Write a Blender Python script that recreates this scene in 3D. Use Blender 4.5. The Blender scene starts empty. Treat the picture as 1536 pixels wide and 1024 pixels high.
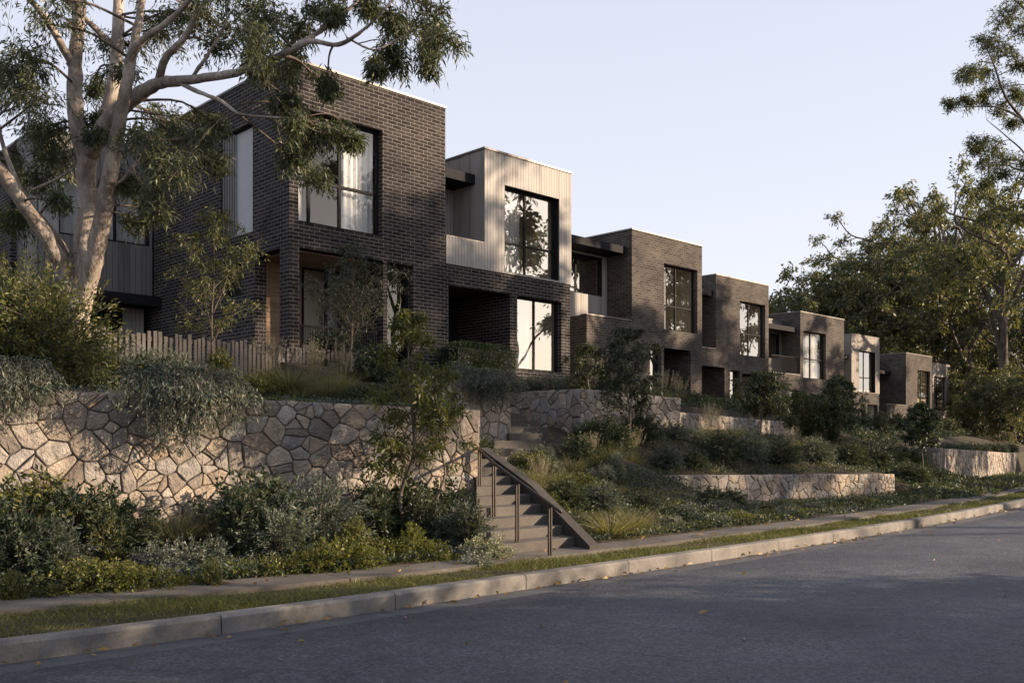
import bpy, math, random
import numpy as np
from mathutils import Vector, Matrix

random.seed(7)
scene = bpy.context.scene
COL = scene.collection
R = math.radians

# ------------------------------------------------------------------ camera geometry (survey of the photograph)
TH = R(45.85); CT, ST = math.cos(TH), math.sin(TH)
F, U0, V0, EYE = 1429.0, 768.0, 665.0, 1.6
def ray(u):
    r = (u - U0) / F
    return CT + r * ST, ST - r * CT
def at_d(u, v, d):
    kx, ky = ray(u)
    return (d * kx, d * ky, EYE + (V0 - v) * d / F)
def xf(u, Y):                       # x of the ray u on the plane y = Y
    kx, ky = ray(u)
    return Y * kx / ky
def zf(u, v, Y):
    kx, ky = ray(u)
    return EYE + (V0 - v) * (Y / ky) / F
def yx(u, X):
    kx, ky = ray(u)
    return X * ky / kx
def zx(u, v, X):
    kx, ky = ray(u)
    return EYE + (V0 - v) * (X / kx) / F

# ------------------------------------------------------------------ helpers: objects
def link_mesh(name, me, mat=None, parent=None):
    o = bpy.data.objects.new(name, me)
    COL.objects.link(o)
    if mat is not None:
        me.materials.append(mat)
    if parent is not None:
        o.parent = parent
        if parent.type == 'EMPTY':
            o.matrix_parent_inverse = Matrix.Translation(parent.location).inverted()
    return o

def np_mesh(name, verts, quads, smooth=False):
    me = bpy.data.meshes.new(name)
    verts = np.asarray(verts, np.float32); quads = np.asarray(quads, np.int32)
    me.vertices.add(len(verts)); me.vertices.foreach_set('co', verts.ravel())
    k = quads.shape[1]
    me.loops.add(quads.size); me.loops.foreach_set('vertex_index', quads.ravel())
    me.polygons.add(len(quads))
    me.polygons.foreach_set('loop_start', np.arange(0, quads.size, k, dtype=np.int32))
    if smooth:
        me.polygons.foreach_set('use_smooth', np.ones(len(quads), bool))
    me.update(calc_edges=True)
    return me

class MB:
    def __init__(s):
        s.v = []; s.f = []
    def quad(s, a, b, c, d):
        n = len(s.v); s.v += [a, b, c, d]; s.f.append((n, n+1, n+2, n+3))
    def poly(s, pts):
        n = len(s.v); s.v += pts; s.f.append(tuple(range(n, n+len(pts))))
    def box(s, x0, x1, y0, y1, z0, z1):
        n = len(s.v)
        s.v += [(x0,y0,z0),(x1,y0,z0),(x1,y1,z0),(x0,y1,z0),(x0,y0,z1),(x1,y0,z1),(x1,y1,z1),(x0,y1,z1)]
        for q in ((0,3,2,1),(4,5,6,7),(0,1,5,4),(1,2,6,5),(2,3,7,6),(3,0,4,7)):
            s.f.append(tuple(n+i for i in q))
    def mbox(s, mp, a0, a1, d0, d1, z0, z1):           # box through a mapping (along, depth, z)
        n = len(s.v)
        for z in (z0, z1):
            for a, d in ((a0,d0),(a1,d0),(a1,d1),(a0,d1)):
                s.v.append(mp(a, d, z))
        for q in ((0,3,2,1),(4,5,6,7),(0,1,5,4),(1,2,6,5),(2,3,7,6),(3,0,4,7)):
            s.f.append(tuple(n+i for i in q))
    def prism(s, base, top):                            # two rings of equal length
        n = len(s.v); k = len(base)
        s.v += base + top
        s.f.append(tuple(n+i for i in reversed(range(k)))); s.f.append(tuple(n+k+i for i in range(k)))
        for i in range(k):
            j = (i+1) % k
            s.f.append((n+i, n+j, n+k+j, n+k+i))
    def tube(s, pts, rad, sides=8):
        pts = [Vector(p) for p in pts]; rings = []
        for i, p in enumerate(pts):
            t = (pts[min(i+1, len(pts)-1)] - pts[max(i-1, 0)]).normalized()
            a = t.orthogonal().normalized() if i == 0 else (prev - t*prev.dot(t)).normalized()
            prev = a; b = t.cross(a)
            r = rad[i] if isinstance(rad, (list, tuple)) else rad
            n = len(s.v)
            for k in range(sides):
                an = 2*math.pi*k/sides
                s.v.append(tuple(p + (a*math.cos(an) + b*math.sin(an))*r))
            rings.append(n)
        for i in range(len(rings)-1):
            for k in range(sides):
                j = (k+1) % sides
                s.f.append((rings[i]+k, rings[i]+j, rings[i+1]+j, rings[i+1]+k))
        s.f.append(tuple(rings[0]+k for k in reversed(range(sides))))
        s.f.append(tuple(rings[-1]+k for k in range(sides)))
    def build(s, name, mat, parent=None, smooth=False, bevel=0):
        me = bpy.data.meshes.new(name)
        me.from_pydata(s.v, [], s.f); me.update()
        if smooth:
            me.polygons.foreach_set('use_smooth', [True]*len(me.polygons))
        o = link_mesh(name, me, mat, parent)
        if bevel:
            m = o.modifiers.new('bevel', 'BEVEL'); m.width = bevel; m.segments = 2; m.limit_method = 'ANGLE'
        return o

def tag(o, label=None, cat=None, group=None, kind=None):
    if label: o['label'] = label
    if cat: o['category'] = cat
    if group: o['group'] = group
    if kind: o['kind'] = kind
    return o
def thing(name, label, cat, loc=(0,0,0), group=None):
    o = bpy.data.objects.new(name, None); COL.objects.link(o)
    o.location = loc; o.empty_display_size = .3
    return tag(o, label, cat, group)
def copy_tree(root):
    c = root.copy(); COL.objects.link(c)
    for ch in list(root.children):
        k = ch.copy(); COL.objects.link(k); k.parent = c
    return c

# ------------------------------------------------------------------ materials
def new_mat(name):
    m = bpy.data.materials.new(name); m.use_nodes = True
    nt = m.node_tree; b = nt.nodes['Principled BSDF']
    b.inputs['Specular IOR Level'].default_value = 0.3
    return m, nt, b
def N(nt, t, **kw):
    n = nt.nodes.new(t)
    for k, v in kw.items():
        if k in n.inputs: n.inputs[k].default_value = v
        else: setattr(n, k, v)
    return n
def L(nt, a, b): nt.links.new(a, b)
def ramp(nt, src, stops):
    r = nt.nodes.new('ShaderNodeValToRGB'); e = r.color_ramp.elements
    while len(e) < len(stops): e.new(.5)
    for el, (p, c) in zip(e, stops):
        el.position = p; el.color = (*c, 1) if len(c) == 3 else c
    L(nt, src, r.inputs[0]); return r
def noise(nt, vec, scale, detail=4, rough=.55):
    n = N(nt, 'ShaderNodeTexNoise'); n.inputs['Scale'].default_value = scale
    n.inputs['Detail'].default_value = detail; n.inputs['Roughness'].default_value = rough
    if vec is not None: L(nt, vec, n.inputs['Vector'])
    return n
def mix(nt, fac, a, b, mode='MIX'):
    m = nt.nodes.new('ShaderNodeMix'); m.data_type = 'RGBA'; m.blend_type = mode
    for sock, val in ((m.inputs[0], fac), (m.inputs[6], a), (m.inputs[7], b)):
        if hasattr(val, 'links'): L(nt, val, sock)
        elif isinstance(val, (int, float)): sock.default_value = val
        else: sock.default_value = (*val, 1)
    return m.outputs[2]
def bump(nt, b, h, strength=.3, dist=.02):
    n = N(nt, 'ShaderNodeBump'); n.inputs['Strength'].default_value = strength; n.inputs['Distance'].default_value = dist
    L(nt, h, n.inputs['Height']); L(nt, n.outputs[0], b.inputs['Normal']); return n

def simple(name, col, rough=.6, metal=0, nscale=8, var=.25, bstr=.0, spec=.3):
    m, nt, b = new_mat(name)
    tc = N(nt, 'ShaderNodeTexCoord'); n = noise(nt, tc.outputs['Object'], nscale, 5)
    lo = tuple(c*(1-var) for c in col); hi = tuple(c*(1+var) for c in col)
    r = ramp(nt, n.outputs[0], [(.3, lo), (.7, hi)])
    L(nt, r.outputs[0], b.inputs['Base Color'])
    b.inputs['Roughness'].default_value = rough; b.inputs['Metallic'].default_value = metal
    b.inputs['Specular IOR Level'].default_value = spec
    if bstr: bump(nt, b, n.outputs[0], bstr, .02)
    return m

def brick_mat(name, c1, c2, mortar):
    m, nt, b = new_mat(name)
    tc = N(nt, 'ShaderNodeTexCoord'); sp = N(nt, 'ShaderNodeSeparateXYZ'); L(nt, tc.outputs['Object'], sp.inputs[0])
    ad = N(nt, 'ShaderNodeMath', operation='ADD'); L(nt, sp.outputs[0], ad.inputs[0]); L(nt, sp.outputs[1], ad.inputs[1])
    cb = N(nt, 'ShaderNodeCombineXYZ'); L(nt, ad.outputs[0], cb.inputs[0]); L(nt, sp.outputs[2], cb.inputs[1])
    wob = noise(nt, tc.outputs['Object'], 6, 2)
    wv = N(nt, 'ShaderNodeVectorMath', operation='SCALE'); L(nt, wob.outputs['Color'], wv.inputs[0]); wv.inputs['Scale'].default_value = .008
    va = N(nt, 'ShaderNodeVectorMath', operation='ADD'); L(nt, cb.outputs[0], va.inputs[0]); L(nt, wv.outputs[0], va.inputs[1])
    t = N(nt, 'ShaderNodeTexBrick', offset=.5); L(nt, va.outputs[0], t.inputs['Vector'])
    t.inputs['Scale'].default_value = 1; t.inputs['Brick Width'].default_value = .28; t.inputs['Row Height'].default_value = .088
    t.inputs['Mortar Size'].default_value = .0075; t.inputs['Mortar Smooth'].default_value = .2; t.inputs['Bias'].default_value = -.1
    t.inputs['Color1'].default_value = (*c1, 1); t.inputs['Color2'].default_value = (*c2, 1); t.inputs['Mortar'].default_value = (*mortar, 1)
    big = noise(nt, tc.outputs['Object'], .9, 6, .6)
    f = ramp(nt, big.outputs[0], [(.3, (.62, .62, .65)), (.7, (1.3, 1.25, 1.2))])
    c = mix(nt, 1.0, t.outputs['Color'], f.outputs[0], 'MULTIPLY')
    fine = noise(nt, tc.outputs['Object'], 60, 3)
    c = mix(nt, .35, c, ramp(nt, fine.outputs[0], [(.3, (.02, .02, .02)), (.75, (1.3, 1.3, 1.3))]).outputs[0], 'MULTIPLY')
    L(nt, c, b.inputs['Base Color']); b.inputs['Roughness'].default_value = .85; b.inputs['Specular IOR Level'].default_value = .12
    inv = N(nt, 'ShaderNodeMath', operation='SUBTRACT'); inv.inputs[0].default_value = 1; L(nt, t.outputs['Fac'], inv.inputs[1])
    ad2 = N(nt, 'ShaderNodeMath', operation='MULTIPLY_ADD'); L(nt, fine.outputs[0], ad2.inputs[0]); ad2.inputs[1].default_value = .3; L(nt, inv.outputs[0], ad2.inputs[2])
    bump(nt, b, ad2.outputs[0], .5, .008)
    return m

def timber_mat(name, lo, hi, rough=.65, along='z', nscale=1.0):
    m, nt, b = new_mat(name)
    tc = N(nt, 'ShaderNodeTexCoord'); g = N(nt, 'ShaderNodeNewGeometry')
    mp = N(nt, 'ShaderNodeMapping'); L(nt, tc.outputs['Object'], mp.inputs[0])
    mp.inputs['Scale'].default_value = {'z': (22, 22, .9), 'x': (.9, 22, 22)}[along]
    off = N(nt, 'ShaderNodeVectorMath', operation='ADD'); L(nt, mp.outputs[0], off.inputs[0])
    sc = N(nt, 'ShaderNodeMath', operation='MULTIPLY'); L(nt, g.outputs['Random Per Island'], sc.inputs[0]); sc.inputs[1].default_value = 37
    L(nt, sc.outputs[0], off.inputs[1])
    n = noise(nt, off.outputs[0], nscale, 6, .6)
    big = noise(nt, tc.outputs['Object'], .7, 3)
    a = N(nt, 'ShaderNodeMath', operation='MULTIPLY_ADD'); L(nt, g.outputs['Random Per Island'], a.inputs[0]); a.inputs[1].default_value = .45
    L(nt, n.outputs[0], a.inputs[2])
    a2 = N(nt, 'ShaderNodeMath', operation='MULTIPLY_ADD'); L(nt, big.outputs[0], a2.inputs[0]); a2.inputs[1].default_value = .5; L(nt, a.outputs[0], a2.inputs[2])
    r = ramp(nt, a2.outputs[0], [(.5, lo), (1.35 if False else 1.0, hi)])
    L(nt, r.outputs[0], b.inputs['Base Color']); b.inputs['Roughness'].default_value = rough
    bump(nt, b, n.outputs[0], .25, .006)
    return m

def stone_mat(name, cols, rough=.85):
    m, nt, b = new_mat(name)
    tc = N(nt, 'ShaderNodeTexCoord'); g = N(nt, 'ShaderNodeNewGeometry')
    sc = N(nt, 'ShaderNodeMath', operation='MULTIPLY'); L(nt, g.outputs['Random Per Island'], sc.inputs[0]); sc.inputs[1].default_value = 53
    off = N(nt, 'ShaderNodeVectorMath', operation='ADD'); L(nt, tc.outputs['Object'], off.inputs[0]); L(nt, sc.outputs[0], off.inputs[1])
    base = ramp(nt, g.outputs['Random Per Island'], [(i/(len(cols)-1), c) for i, c in enumerate(cols)])
    n1 = noise(nt, off.outputs[0], 7, 8, .65); n2 = noise(nt, off.outputs[0], 45, 5, .6)
    c = mix(nt, .75, base.outputs[0], ramp(nt, n1.outputs[0], [(.28, (.6, .58, .56)), (.5, (1.05, 1.05, 1.05)), (.72, (1.4, 1.37, 1.32))]).outputs[0], 'MULTIPLY')
    c = mix(nt, .5, c, ramp(nt, n2.outputs[0], [(.3, (.6, .6, .6)), (.7, (1.25, 1.25, 1.25))]).outputs[0], 'MULTIPLY')
    L(nt, c, b.inputs['Base Color']); b.inputs['Roughness'].default_value = rough
    h = N(nt, 'ShaderNodeMath', operation='MULTIPLY_ADD'); L(nt, n2.outputs[0], h.inputs[0]); h.inputs[1].default_value = .25; L(nt, n1.outputs[0], h.inputs[2])
    bump(nt, b, h.outputs[0], .9, .06)
    return m

def leaf_mat(name, cols, trans=.35, rough=.5, objvar=.25):
    m, nt, b = new_mat(name)
    g = N(nt, 'ShaderNodeNewGeometry'); oi = N(nt, 'ShaderNodeObjectInfo')
    r = ramp(nt, g.outputs['Random Per Island'], [(i/(len(cols)-1), c) for i, c in enumerate(cols)])
    v = ramp(nt, oi.outputs['Random'], [(0, (1-objvar, 1-objvar, 1-objvar*.6)), (1, (1+objvar, 1+objvar*.8, 1))])
    c = mix(nt, 1.0, r.outputs[0], v.outputs[0], 'MULTIPLY')
    L(nt, c, b.inputs['Base Color']); b.inputs['Roughness'].default_value = rough; b.inputs['Specular IOR Level'].default_value = .35
    tr = N(nt, 'ShaderNodeBsdfTranslucent')
    c2 = mix(nt, 1.0, c, (1.3, 1.28, .68), 'MULTIPLY'); L(nt, c2, tr.inputs[0])
    ms = N(nt, 'ShaderNodeMixShader'); ms.inputs[0].default_value = trans
    L(nt, b.outputs[0], ms.inputs[1]); L(nt, tr.outputs[0], ms.inputs[2])
    L(nt, ms.outputs[0], nt.nodes['Material Output'].inputs[0])
    return m

def glass_mat(name, lo=.22, tint=(.86, .88, .88)):
    m, nt, b = new_mat(name); nt.nodes.remove(b)
    fr = N(nt, 'ShaderNodeLayerWeight'); fr.inputs['Blend'].default_value = .5
    pw = N(nt, 'ShaderNodeMath', operation='POWER'); L(nt, fr.outputs['Facing'], pw.inputs[0]); pw.inputs[1].default_value = 4
    mr = N(nt, 'ShaderNodeMapRange'); L(nt, pw.outputs[0], mr.inputs[0])
    mr.inputs['To Min'].default_value = lo; mr.inputs['To Max'].default_value = 1.0
    gl = N(nt, 'ShaderNodeBsdfGlossy'); gl.inputs['Roughness'].default_value = .012; gl.inputs['Color'].default_value = (.92, .93, .95, 1)
    tc = N(nt, 'ShaderNodeTexCoord'); n = noise(nt, tc.outputs['Object'], .9, 1)
    bp = N(nt, 'ShaderNodeBump'); bp.inputs['Strength'].default_value = .05; bp.inputs['Distance'].default_value = .05
    L(nt, n.outputs[0], bp.inputs['Height']); L(nt, bp.outputs[0], gl.inputs['Normal'])
    tp = N(nt, 'ShaderNodeBsdfTransparent'); tp.inputs[0].default_value = (*tint, 1)
    ms = N(nt, 'ShaderNodeMixShader'); L(nt, mr.outputs[0], ms.inputs[0])
    L(nt, tp.outputs[0], ms.inputs[1]); L(nt, gl.outputs[0], ms.inputs[2])
    L(nt, ms.outputs[0], nt.nodes['Material Output'].inputs[0])
    return m

def ground_mat():
    m, nt, b = new_mat('soil_and_mulch')
    tc = N(nt, 'ShaderNodeTexCoord')
    n1 = noise(nt, tc.outputs['Object'], 1.2, 6); n2 = noise(nt, tc.outputs['Object'], 30, 5)
    c = mix(nt, .5, ramp(nt, n1.outputs[0], [(.3, (.030, .024, .016)), (.7, (.055, .05, .028))]).outputs[0],
            ramp(nt, n2.outputs[0], [(.3, (.015, .012, .009)), (.7, (.075, .058, .036))]).outputs[0])
    L(nt, c, b.inputs['Base Color']); b.inputs['Roughness'].default_value = .95
    bump(nt, b, n2.outputs[0], .8, .04); return m

def asphalt_mat():
    m, nt, b = new_mat('asphalt')
    tc = N(nt, 'ShaderNodeTexCoord')
    big = noise(nt, tc.outputs['Object'], .35, 6, .6)
    mid = noise(nt, tc.outputs['Object'], 3.0, 6, .65)
    fine = noise(nt, tc.outputs['Object'], 70, 3, .7)
    vo = N(nt, 'ShaderNodeTexVoronoi'); L(nt, tc.outputs['Object'], vo.inputs['Vector']); vo.inputs['Scale'].default_value = 48
    c = ramp(nt, big.outputs[0], [(.35, (.030, .035, .048)), (.65, (.074, .079, .092))]).outputs[0]
    c = mix(nt, .7, c, ramp(nt, mid.outputs[0], [(.3, (.52, .53, .56)), (.5, (.95, .95, .95)), (.7, (1.4, 1.4, 1.36))]).outputs[0], 'MULTIPLY')
    c = mix(nt, .8, c, ramp(nt, vo.outputs['Color'], [(.15, (.4, .4, .41)), (.55, (.95, .95, .95)), (.92, (2.0, 1.98, 1.9))]).outputs[0], 'MULTIPLY')
    # fine crazing cracks
    v2 = N(nt, 'ShaderNodeTexVoronoi', feature='DISTANCE_TO_EDGE'); v2.inputs['Scale'].default_value = .42
    wn = noise(nt, tc.outputs['Object'], 2.2, 5, .7); va = N(nt, 'ShaderNodeVectorMath', operation='MULTIPLY_ADD')
    L(nt, wn.outputs['Color'], va.inputs[0]); va.inputs[1].default_value = (.8, .8, 0); L(nt, tc.outputs['Object'], va.inputs[2]); L(nt, va.outputs[0], v2.inputs['Vector'])
    gate = noise(nt, tc.outputs['Object'], .5, 2)
    crack = ramp(nt, v2.outputs['Distance'], [(.0, (1, 1, 1)), (.006, (0, 0, 0))])
    gt = ramp(nt, gate.outputs[0], [(.42, (0, 0, 0)), (.55, (.9, .9, .9))])
    fac = mix(nt, 1.0, crack.outputs[0], gt.outputs[0], 'MULTIPLY')
    sep = N(nt, 'ShaderNodeRGBToBW'); L(nt, fac, sep.inputs[0])
    at = N(nt, 'ShaderNodeAttribute', attribute_name='lateral')
    wm = N(nt, 'ShaderNodeMath', operation='MULTIPLY_ADD'); L(nt, mid.outputs[0], wm.inputs[0]); wm.inputs[1].default_value = .08; L(nt, at.outputs['Fac'], wm.inputs[2])
    lane = ramp(nt, wm.outputs[0], [(.04, (.72, .72, .74)), (.12, (.95, .95, .95)), (.27, (1.16, 1.16, 1.15)), (.36, (.9, .9, .91)), (.46, (1.18, 1.18, 1.16)), (.6, (.88, .88, .9)), (.75, (1.15, 1.15, 1.14)), (.95, (.9, .9, .9))])
    c = mix(nt, 1.0, c, lane.outputs[0], 'MULTIPLY')
    c = mix(nt, sep.outputs[0], c, (.018, .018, .02))
    L(nt, c, b.inputs['Base Color'])
    rr = ramp(nt, mid.outputs[0], [(.3, (.5, .5, .5)), (.7, (.72, .72, .72))]); L(nt, rr.outputs[0], b.inputs['Roughness'])
    b.inputs['Specular IOR Level'].default_value = .45
    h = N(nt, 'ShaderNodeMath', operation='MULTIPLY_ADD'); L(nt, vo.outputs['Distance'], h.inputs[0]); h.inputs[1].default_value = .7; L(nt, fine.outputs[0], h.inputs[2])
    bump(nt, b, h.outputs[0], .9, .02); return m

def concrete_mat(name, lo, hi, stain=.5, scale=1.0):
    m, nt, b = new_mat(name)
    tc = N(nt, 'ShaderNodeTexCoord')
    n1 = noise(nt, tc.outputs['Object'], 1.6*scale, 7, .65); n2 = noise(nt, tc.outputs['Object'], 55, 4)
    g = N(nt, 'ShaderNodeNewGeometry')
    c = ramp(nt, n1.outputs[0], [(.28, lo), (.68, hi)]).outputs[0]
    c = mix(nt, stain, c, ramp(nt, n2.outputs[0], [(.3, (.62, .62, .62)), (.7, (1.22, 1.22, 1.2))]).outputs[0], 'MULTIPLY')
    c = mix(nt, .5, c, ramp(nt, g.outputs['Random Per Island'], [(0, (.8, .8, .8)), (1, (1.15, 1.13, 1.1))]).outputs[0], 'MULTIPLY')
    L(nt, c, b.inputs['Base Color']); b.inputs['Roughness'].default_value = .85
    bump(nt, b, n2.outputs[0], .3, .006); return m

def bark_mat(name, cols, scale=3.0):
    m, nt, b = new_mat(name)
    tc = N(nt, 'ShaderNodeTexCoord'); mp = N(nt, 'ShaderNodeMapping'); L(nt, tc.outputs['Object'], mp.inputs[0]); mp.inputs['Scale'].default_value = (1, 1, .35)
    n1 = noise(nt, mp.outputs[0], scale, 7, .65); n2 = noise(nt, mp.outputs[0], scale*9, 5)
    c = ramp(nt, n1.outputs[0], [(.3, cols[0]), (.48, cols[1]), (.62, cols[2])]).outputs[0]
    c = mix(nt, .5, c, ramp(nt, n2.outputs[0], [(.35, (.55, .55, .55)), (.65, (1.15, 1.15, 1.15))]).outputs[0], 'MULTIPLY')
    L(nt, c, b.inputs['Base Color']); b.inputs['Roughness'].default_value = .85
    h = N(nt, 'ShaderNodeMath', operation='MULTIPLY_ADD'); L(nt, n2.outputs[0], h.inputs[0]); h.inputs[1].default_value = .4; L(nt, n1.outputs[0], h.inputs[2])
    bump(nt, b, h.outputs[0], .8, .05); return m

M = {}
M['brick'] = brick_mat('charcoal_brick', (.020, .0182, .0182), (.052, .0455, .0425), (.20, .19, .183))
M['brick_tan'] = brick_mat('grey_brown_brick', (.050, .044, .040), (.098, .086, .077), (.18, .168, .155))
M['timber'] = timber_mat('silvered_timber', (.16, .149, .139), (.31, .292, .272))
M['timber_brown'] = timber_mat('grey_brown_timber', (.12, .105, .092), (.22, .196, .172))
M['timber_dark'] = timber_mat('grey_timber', (.07, .066, .063), (.15, .14, .132))
M['timber_warm'] = timber_mat('warm_timber', (.16, .10, .065), (.30, .20, .13), along='x')
M['timber_soffit'] = timber_mat('soffit_timber', (.22, .14, .09), (.38, .26, .17), along='x')
M['picket'] = timber_mat('weathered_picket', (.045, .041, .037), (.14, .124, .109))
M['render'] = simple('pale_render', (.26, .235, .21), .8, nscale=3, var=.12, bstr=.1)
M['metal'] = simple('black_metal', (.014, .014, .016), .7, 0, var=.2, spec=.1)
M['cap'] = simple('parapet_metal', (.16, .145, .135), .45, .3, var=.15)
M['rail'] = simple('bronze_rail', (.045, .038, .033), .5, .5, var=.2)
M['glass'] = glass_mat('window_glass', lo=.10)
M['glass_mirror'] = glass_mat('bright_window_glass', lo=.40)
M['curtain'] = simple('sheer_curtain', (.74, .72, .69), .9, nscale=2, var=.05)
M['blind'] = simple('grey_blind', (.42, .42, .43), .8, nscale=2, var=.06)
M['plaster'] = simple('interior_plaster', (.82, .70, .54), .9, nscale=1, var=.06)
M['dark'] = simple('dark_joinery', (.016, .016, .017), .8, spec=.08)
M['roofing'] = simple('roof_membrane', (.12, .12, .125), .8)
M['stone'] = stone_mat('fieldstone', [(.15, .14, .13), (.36, .30, .235), (.25, .238, .225), (.43, .36, .28), (.19, .155, .125), (.34, .315, .29), (.29, .225, .165), (.22, .21, .20), (.39, .35, .30)])
M['mortar'] = simple('lime_mortar', (.145, .125, .102), .95, nscale=20, var=.4, bstr=.5)
M['soil'] = ground_mat()
M['asphalt'] = asphalt_mat()
M['kerb'] = concrete_mat('kerb_concrete', (.075, .072, .071), (.245, .23, .21))
M['path'] = concrete_mat('path_concrete', (.062, .057, .051), (.135, .122, .107))
M['gutter'] = concrete_mat('gutter_concrete', (.055, .056, .062), (.10, .10, .104))
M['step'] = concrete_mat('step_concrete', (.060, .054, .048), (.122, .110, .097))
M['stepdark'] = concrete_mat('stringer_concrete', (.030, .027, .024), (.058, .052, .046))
M['gumbark'] = bark_mat('gum_bark', [(.10, .08, .066), (.27, .225, .19), (.46, .40, .345)], 3.6)
M['bark'] = bark_mat('brown_bark', [(.05, .04, .032), (.10, .08, .065), (.17, .14, .115)], 5)
M['gumleaf'] = leaf_mat('gum_leaf', [(0.0238, 0.0365, 0.0238), (0.0425, 0.0595, 0.0365), (0.0663, 0.0816, 0.0467), (0.1062, 0.1105, 0.051)], .30)
M['darkleaf'] = leaf_mat('dark_leaf', [(0.014, 0.0272, 0.0177), (0.0281, 0.0468, 0.0281), (0.0486, 0.0711, 0.0374), (0.0795, 0.0981, 0.0468)], .28)
M['oliveleaf'] = leaf_mat('olive_leaf', [(0.0301, 0.0461, 0.0201), (0.0602, 0.0802, 0.0301), (0.1003, 0.1154, 0.0381), (0.1805, 0.1656, 0.0451)], .35)
M['greyleaf'] = leaf_mat('grey_green_leaf', [(0.0341, 0.0542, 0.0481), (0.0662, 0.0923, 0.0802), (0.1103, 0.1404, 0.1184), (0.1705, 0.1956, 0.1605)], .25)
M['silverleaf'] = leaf_mat('silver_leaf', [(0.118, 0.1416, 0.1121), (0.2124, 0.236, 0.1888), (0.3186, 0.3304, 0.2596)], .25)
M['limeleaf'] = leaf_mat('lime_leaf', [(0.0551, 0.0753, 0.0181), (0.1053, 0.1253, 0.0281), (0.1705, 0.1656, 0.0401)], .4)
M['blade'] = leaf_mat('tussock_blade', [(.065, .075, .035), (.15, .145, .075), (.26, .235, .13)], .4)
M['plume'] = leaf_mat('pale_plume', [(.18, .16, .125), (.27, .24, .19), (.36, .325, .27)], .4)
M['turf'] = leaf_mat('turf_blade', [(.040, .060, .014), (.075, .098, .022), (.13, .135, .040), (.20, .175, .070)], .35)
M['litter'] = leaf_mat('fallen_leaf', [(.20, .12, .04), (.32, .20, .06), (.16, .09, .04)], .15)
M['farleaf'] = leaf_mat('far_tree_leaf', [(.030, .042, .026), (.062, .078, .042), (.105, .112, .055), (.17, .155, .065)], .4)

# ------------------------------------------------------------------ terrain
def K(X):                            # front edge of the kerb
    X = np.asarray(X, float)
    k = 7.45 + .0036*np.clip(X-10, 0, 78)**2 + np.clip(X-88, 0, None)*.56
    return k + np.where(X < 6, .02*(6-X)*np.clip((6-X)/4, 0, 1)*2, 0)
VERGE0 = .16
def V1(X): return 1.02+np.clip((7-np.asarray(X, float))*.10, 0, .55)            # back of the grass verge
def P1(X): return V1(X)+.60+np.clip((7-np.asarray(X, float))*.05, 0, .25)     # back of the footpath
WY0, WY1, WX1 = 12.15, 11.2, 10.12                   # big stone wall: face line from x=0 to its end at the steps
def wall1(X): return WY0 + (WY1-WY0)*np.asarray(X, float)/WX1
def lowwall(X): return 12.35 + (np.asarray(X, float)-16.1)*(11.85-12.35)/(26.6-16.1)
def terr(X):
    X = np.asarray(X, float)
    return np.where(X < 20.8, 15.0, 15.2 + (X-20.8)*.26)
def farwall(X): return 13.3 + (np.asarray(X, float)-33.5)*(16.2-13.3)/16.0
def sm(t):
    t = np.clip(t, 0, 1); return t*t*(3-2*t)
def H(X, Y):
    X = np.asarray(X, float); Y = np.asarray(Y, float)
    k = K(X); s = Y-k
    flat = np.where(s < .23, -.12, np.where(s < P1(X)+.05, .085, .15))
    # garden in front of and above the big wall
    w = wall1(X)+.25
    a = np.where(Y < w, .15+.28*sm((s-2)/np.maximum(w-k-2, .3)), 2.10+.62*sm((Y-w)/4.2)+.62*sm((Y-17.5)/1.4))
    # bank right of the steps
    T = terr(X); lw = lowwall(X)+.2; fw = farwall(X)+.25
    b_free = .15+1.75*np.clip((s-2.1)/np.maximum(T-k-2.1, .5), 0, 1)**1.05
    b_low = np.where(Y < lw, .14+.02*sm((s-2)/2), .76+1.14*sm((Y-lw)/np.maximum(T-lw, .5)))
    b_far = np.where(Y < fw, .15, 1.15+1.0*sm((Y-fw)/5))
    b = np.where((X > 16.2) & (X < 26.6), b_low, b_free)
    b = np.where(X > 33.6, b_far, b)
    top = 2.65+.35*sm((Y-T)/4)
    b = np.where((Y > T+.2) & (X <= 33.6), top, b)
    b = np.where((X > 33.6) & (Y > fw+5), 2.15+.4*sm((Y-fw-5)/4), b)
    # steps corridor
    corr = (X < 17.2) & (Y > 8.9)
    up = np.interp(Y, [9.0, 12.2, 13.5, 15.7, 20], [.0, 1.05, 1.15, 2.0, 2.1])
    left_edge = np.interp(Y, [9.0, 11.2, 13.2, 15.8, 20], [8.2, 10.1, 11.6, 14.1, 14.1])
    right_edge = np.interp(Y, [9.0, 12.2, 13.2, 14.75, 14.95, 20], [10.3, 11.4, 12.6, 15.7, 17.05, 17.05])
    out = np.where(X < WX1, a, b)
    mid = (X >= WX1) & (X < left_edge)
    out = np.where(mid & (Y < 14.6), np.maximum(1.5, np.minimum(2.1, .9*up+1)), out)
    out = np.where((X >= WX1-.0) & (X < 14.0) & (Y >= 14.6), 2.75+.6*sm((Y-14.6)/3.5), out)
    out = np.where((X > left_edge) & (X < right_edge) & corr & (s > 1.4), np.minimum(up, out), out)
    out = np.where(Y > 60, out*0+2.4, out)
    return np.where(s < P1(X)+.05, flat, out)

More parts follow.
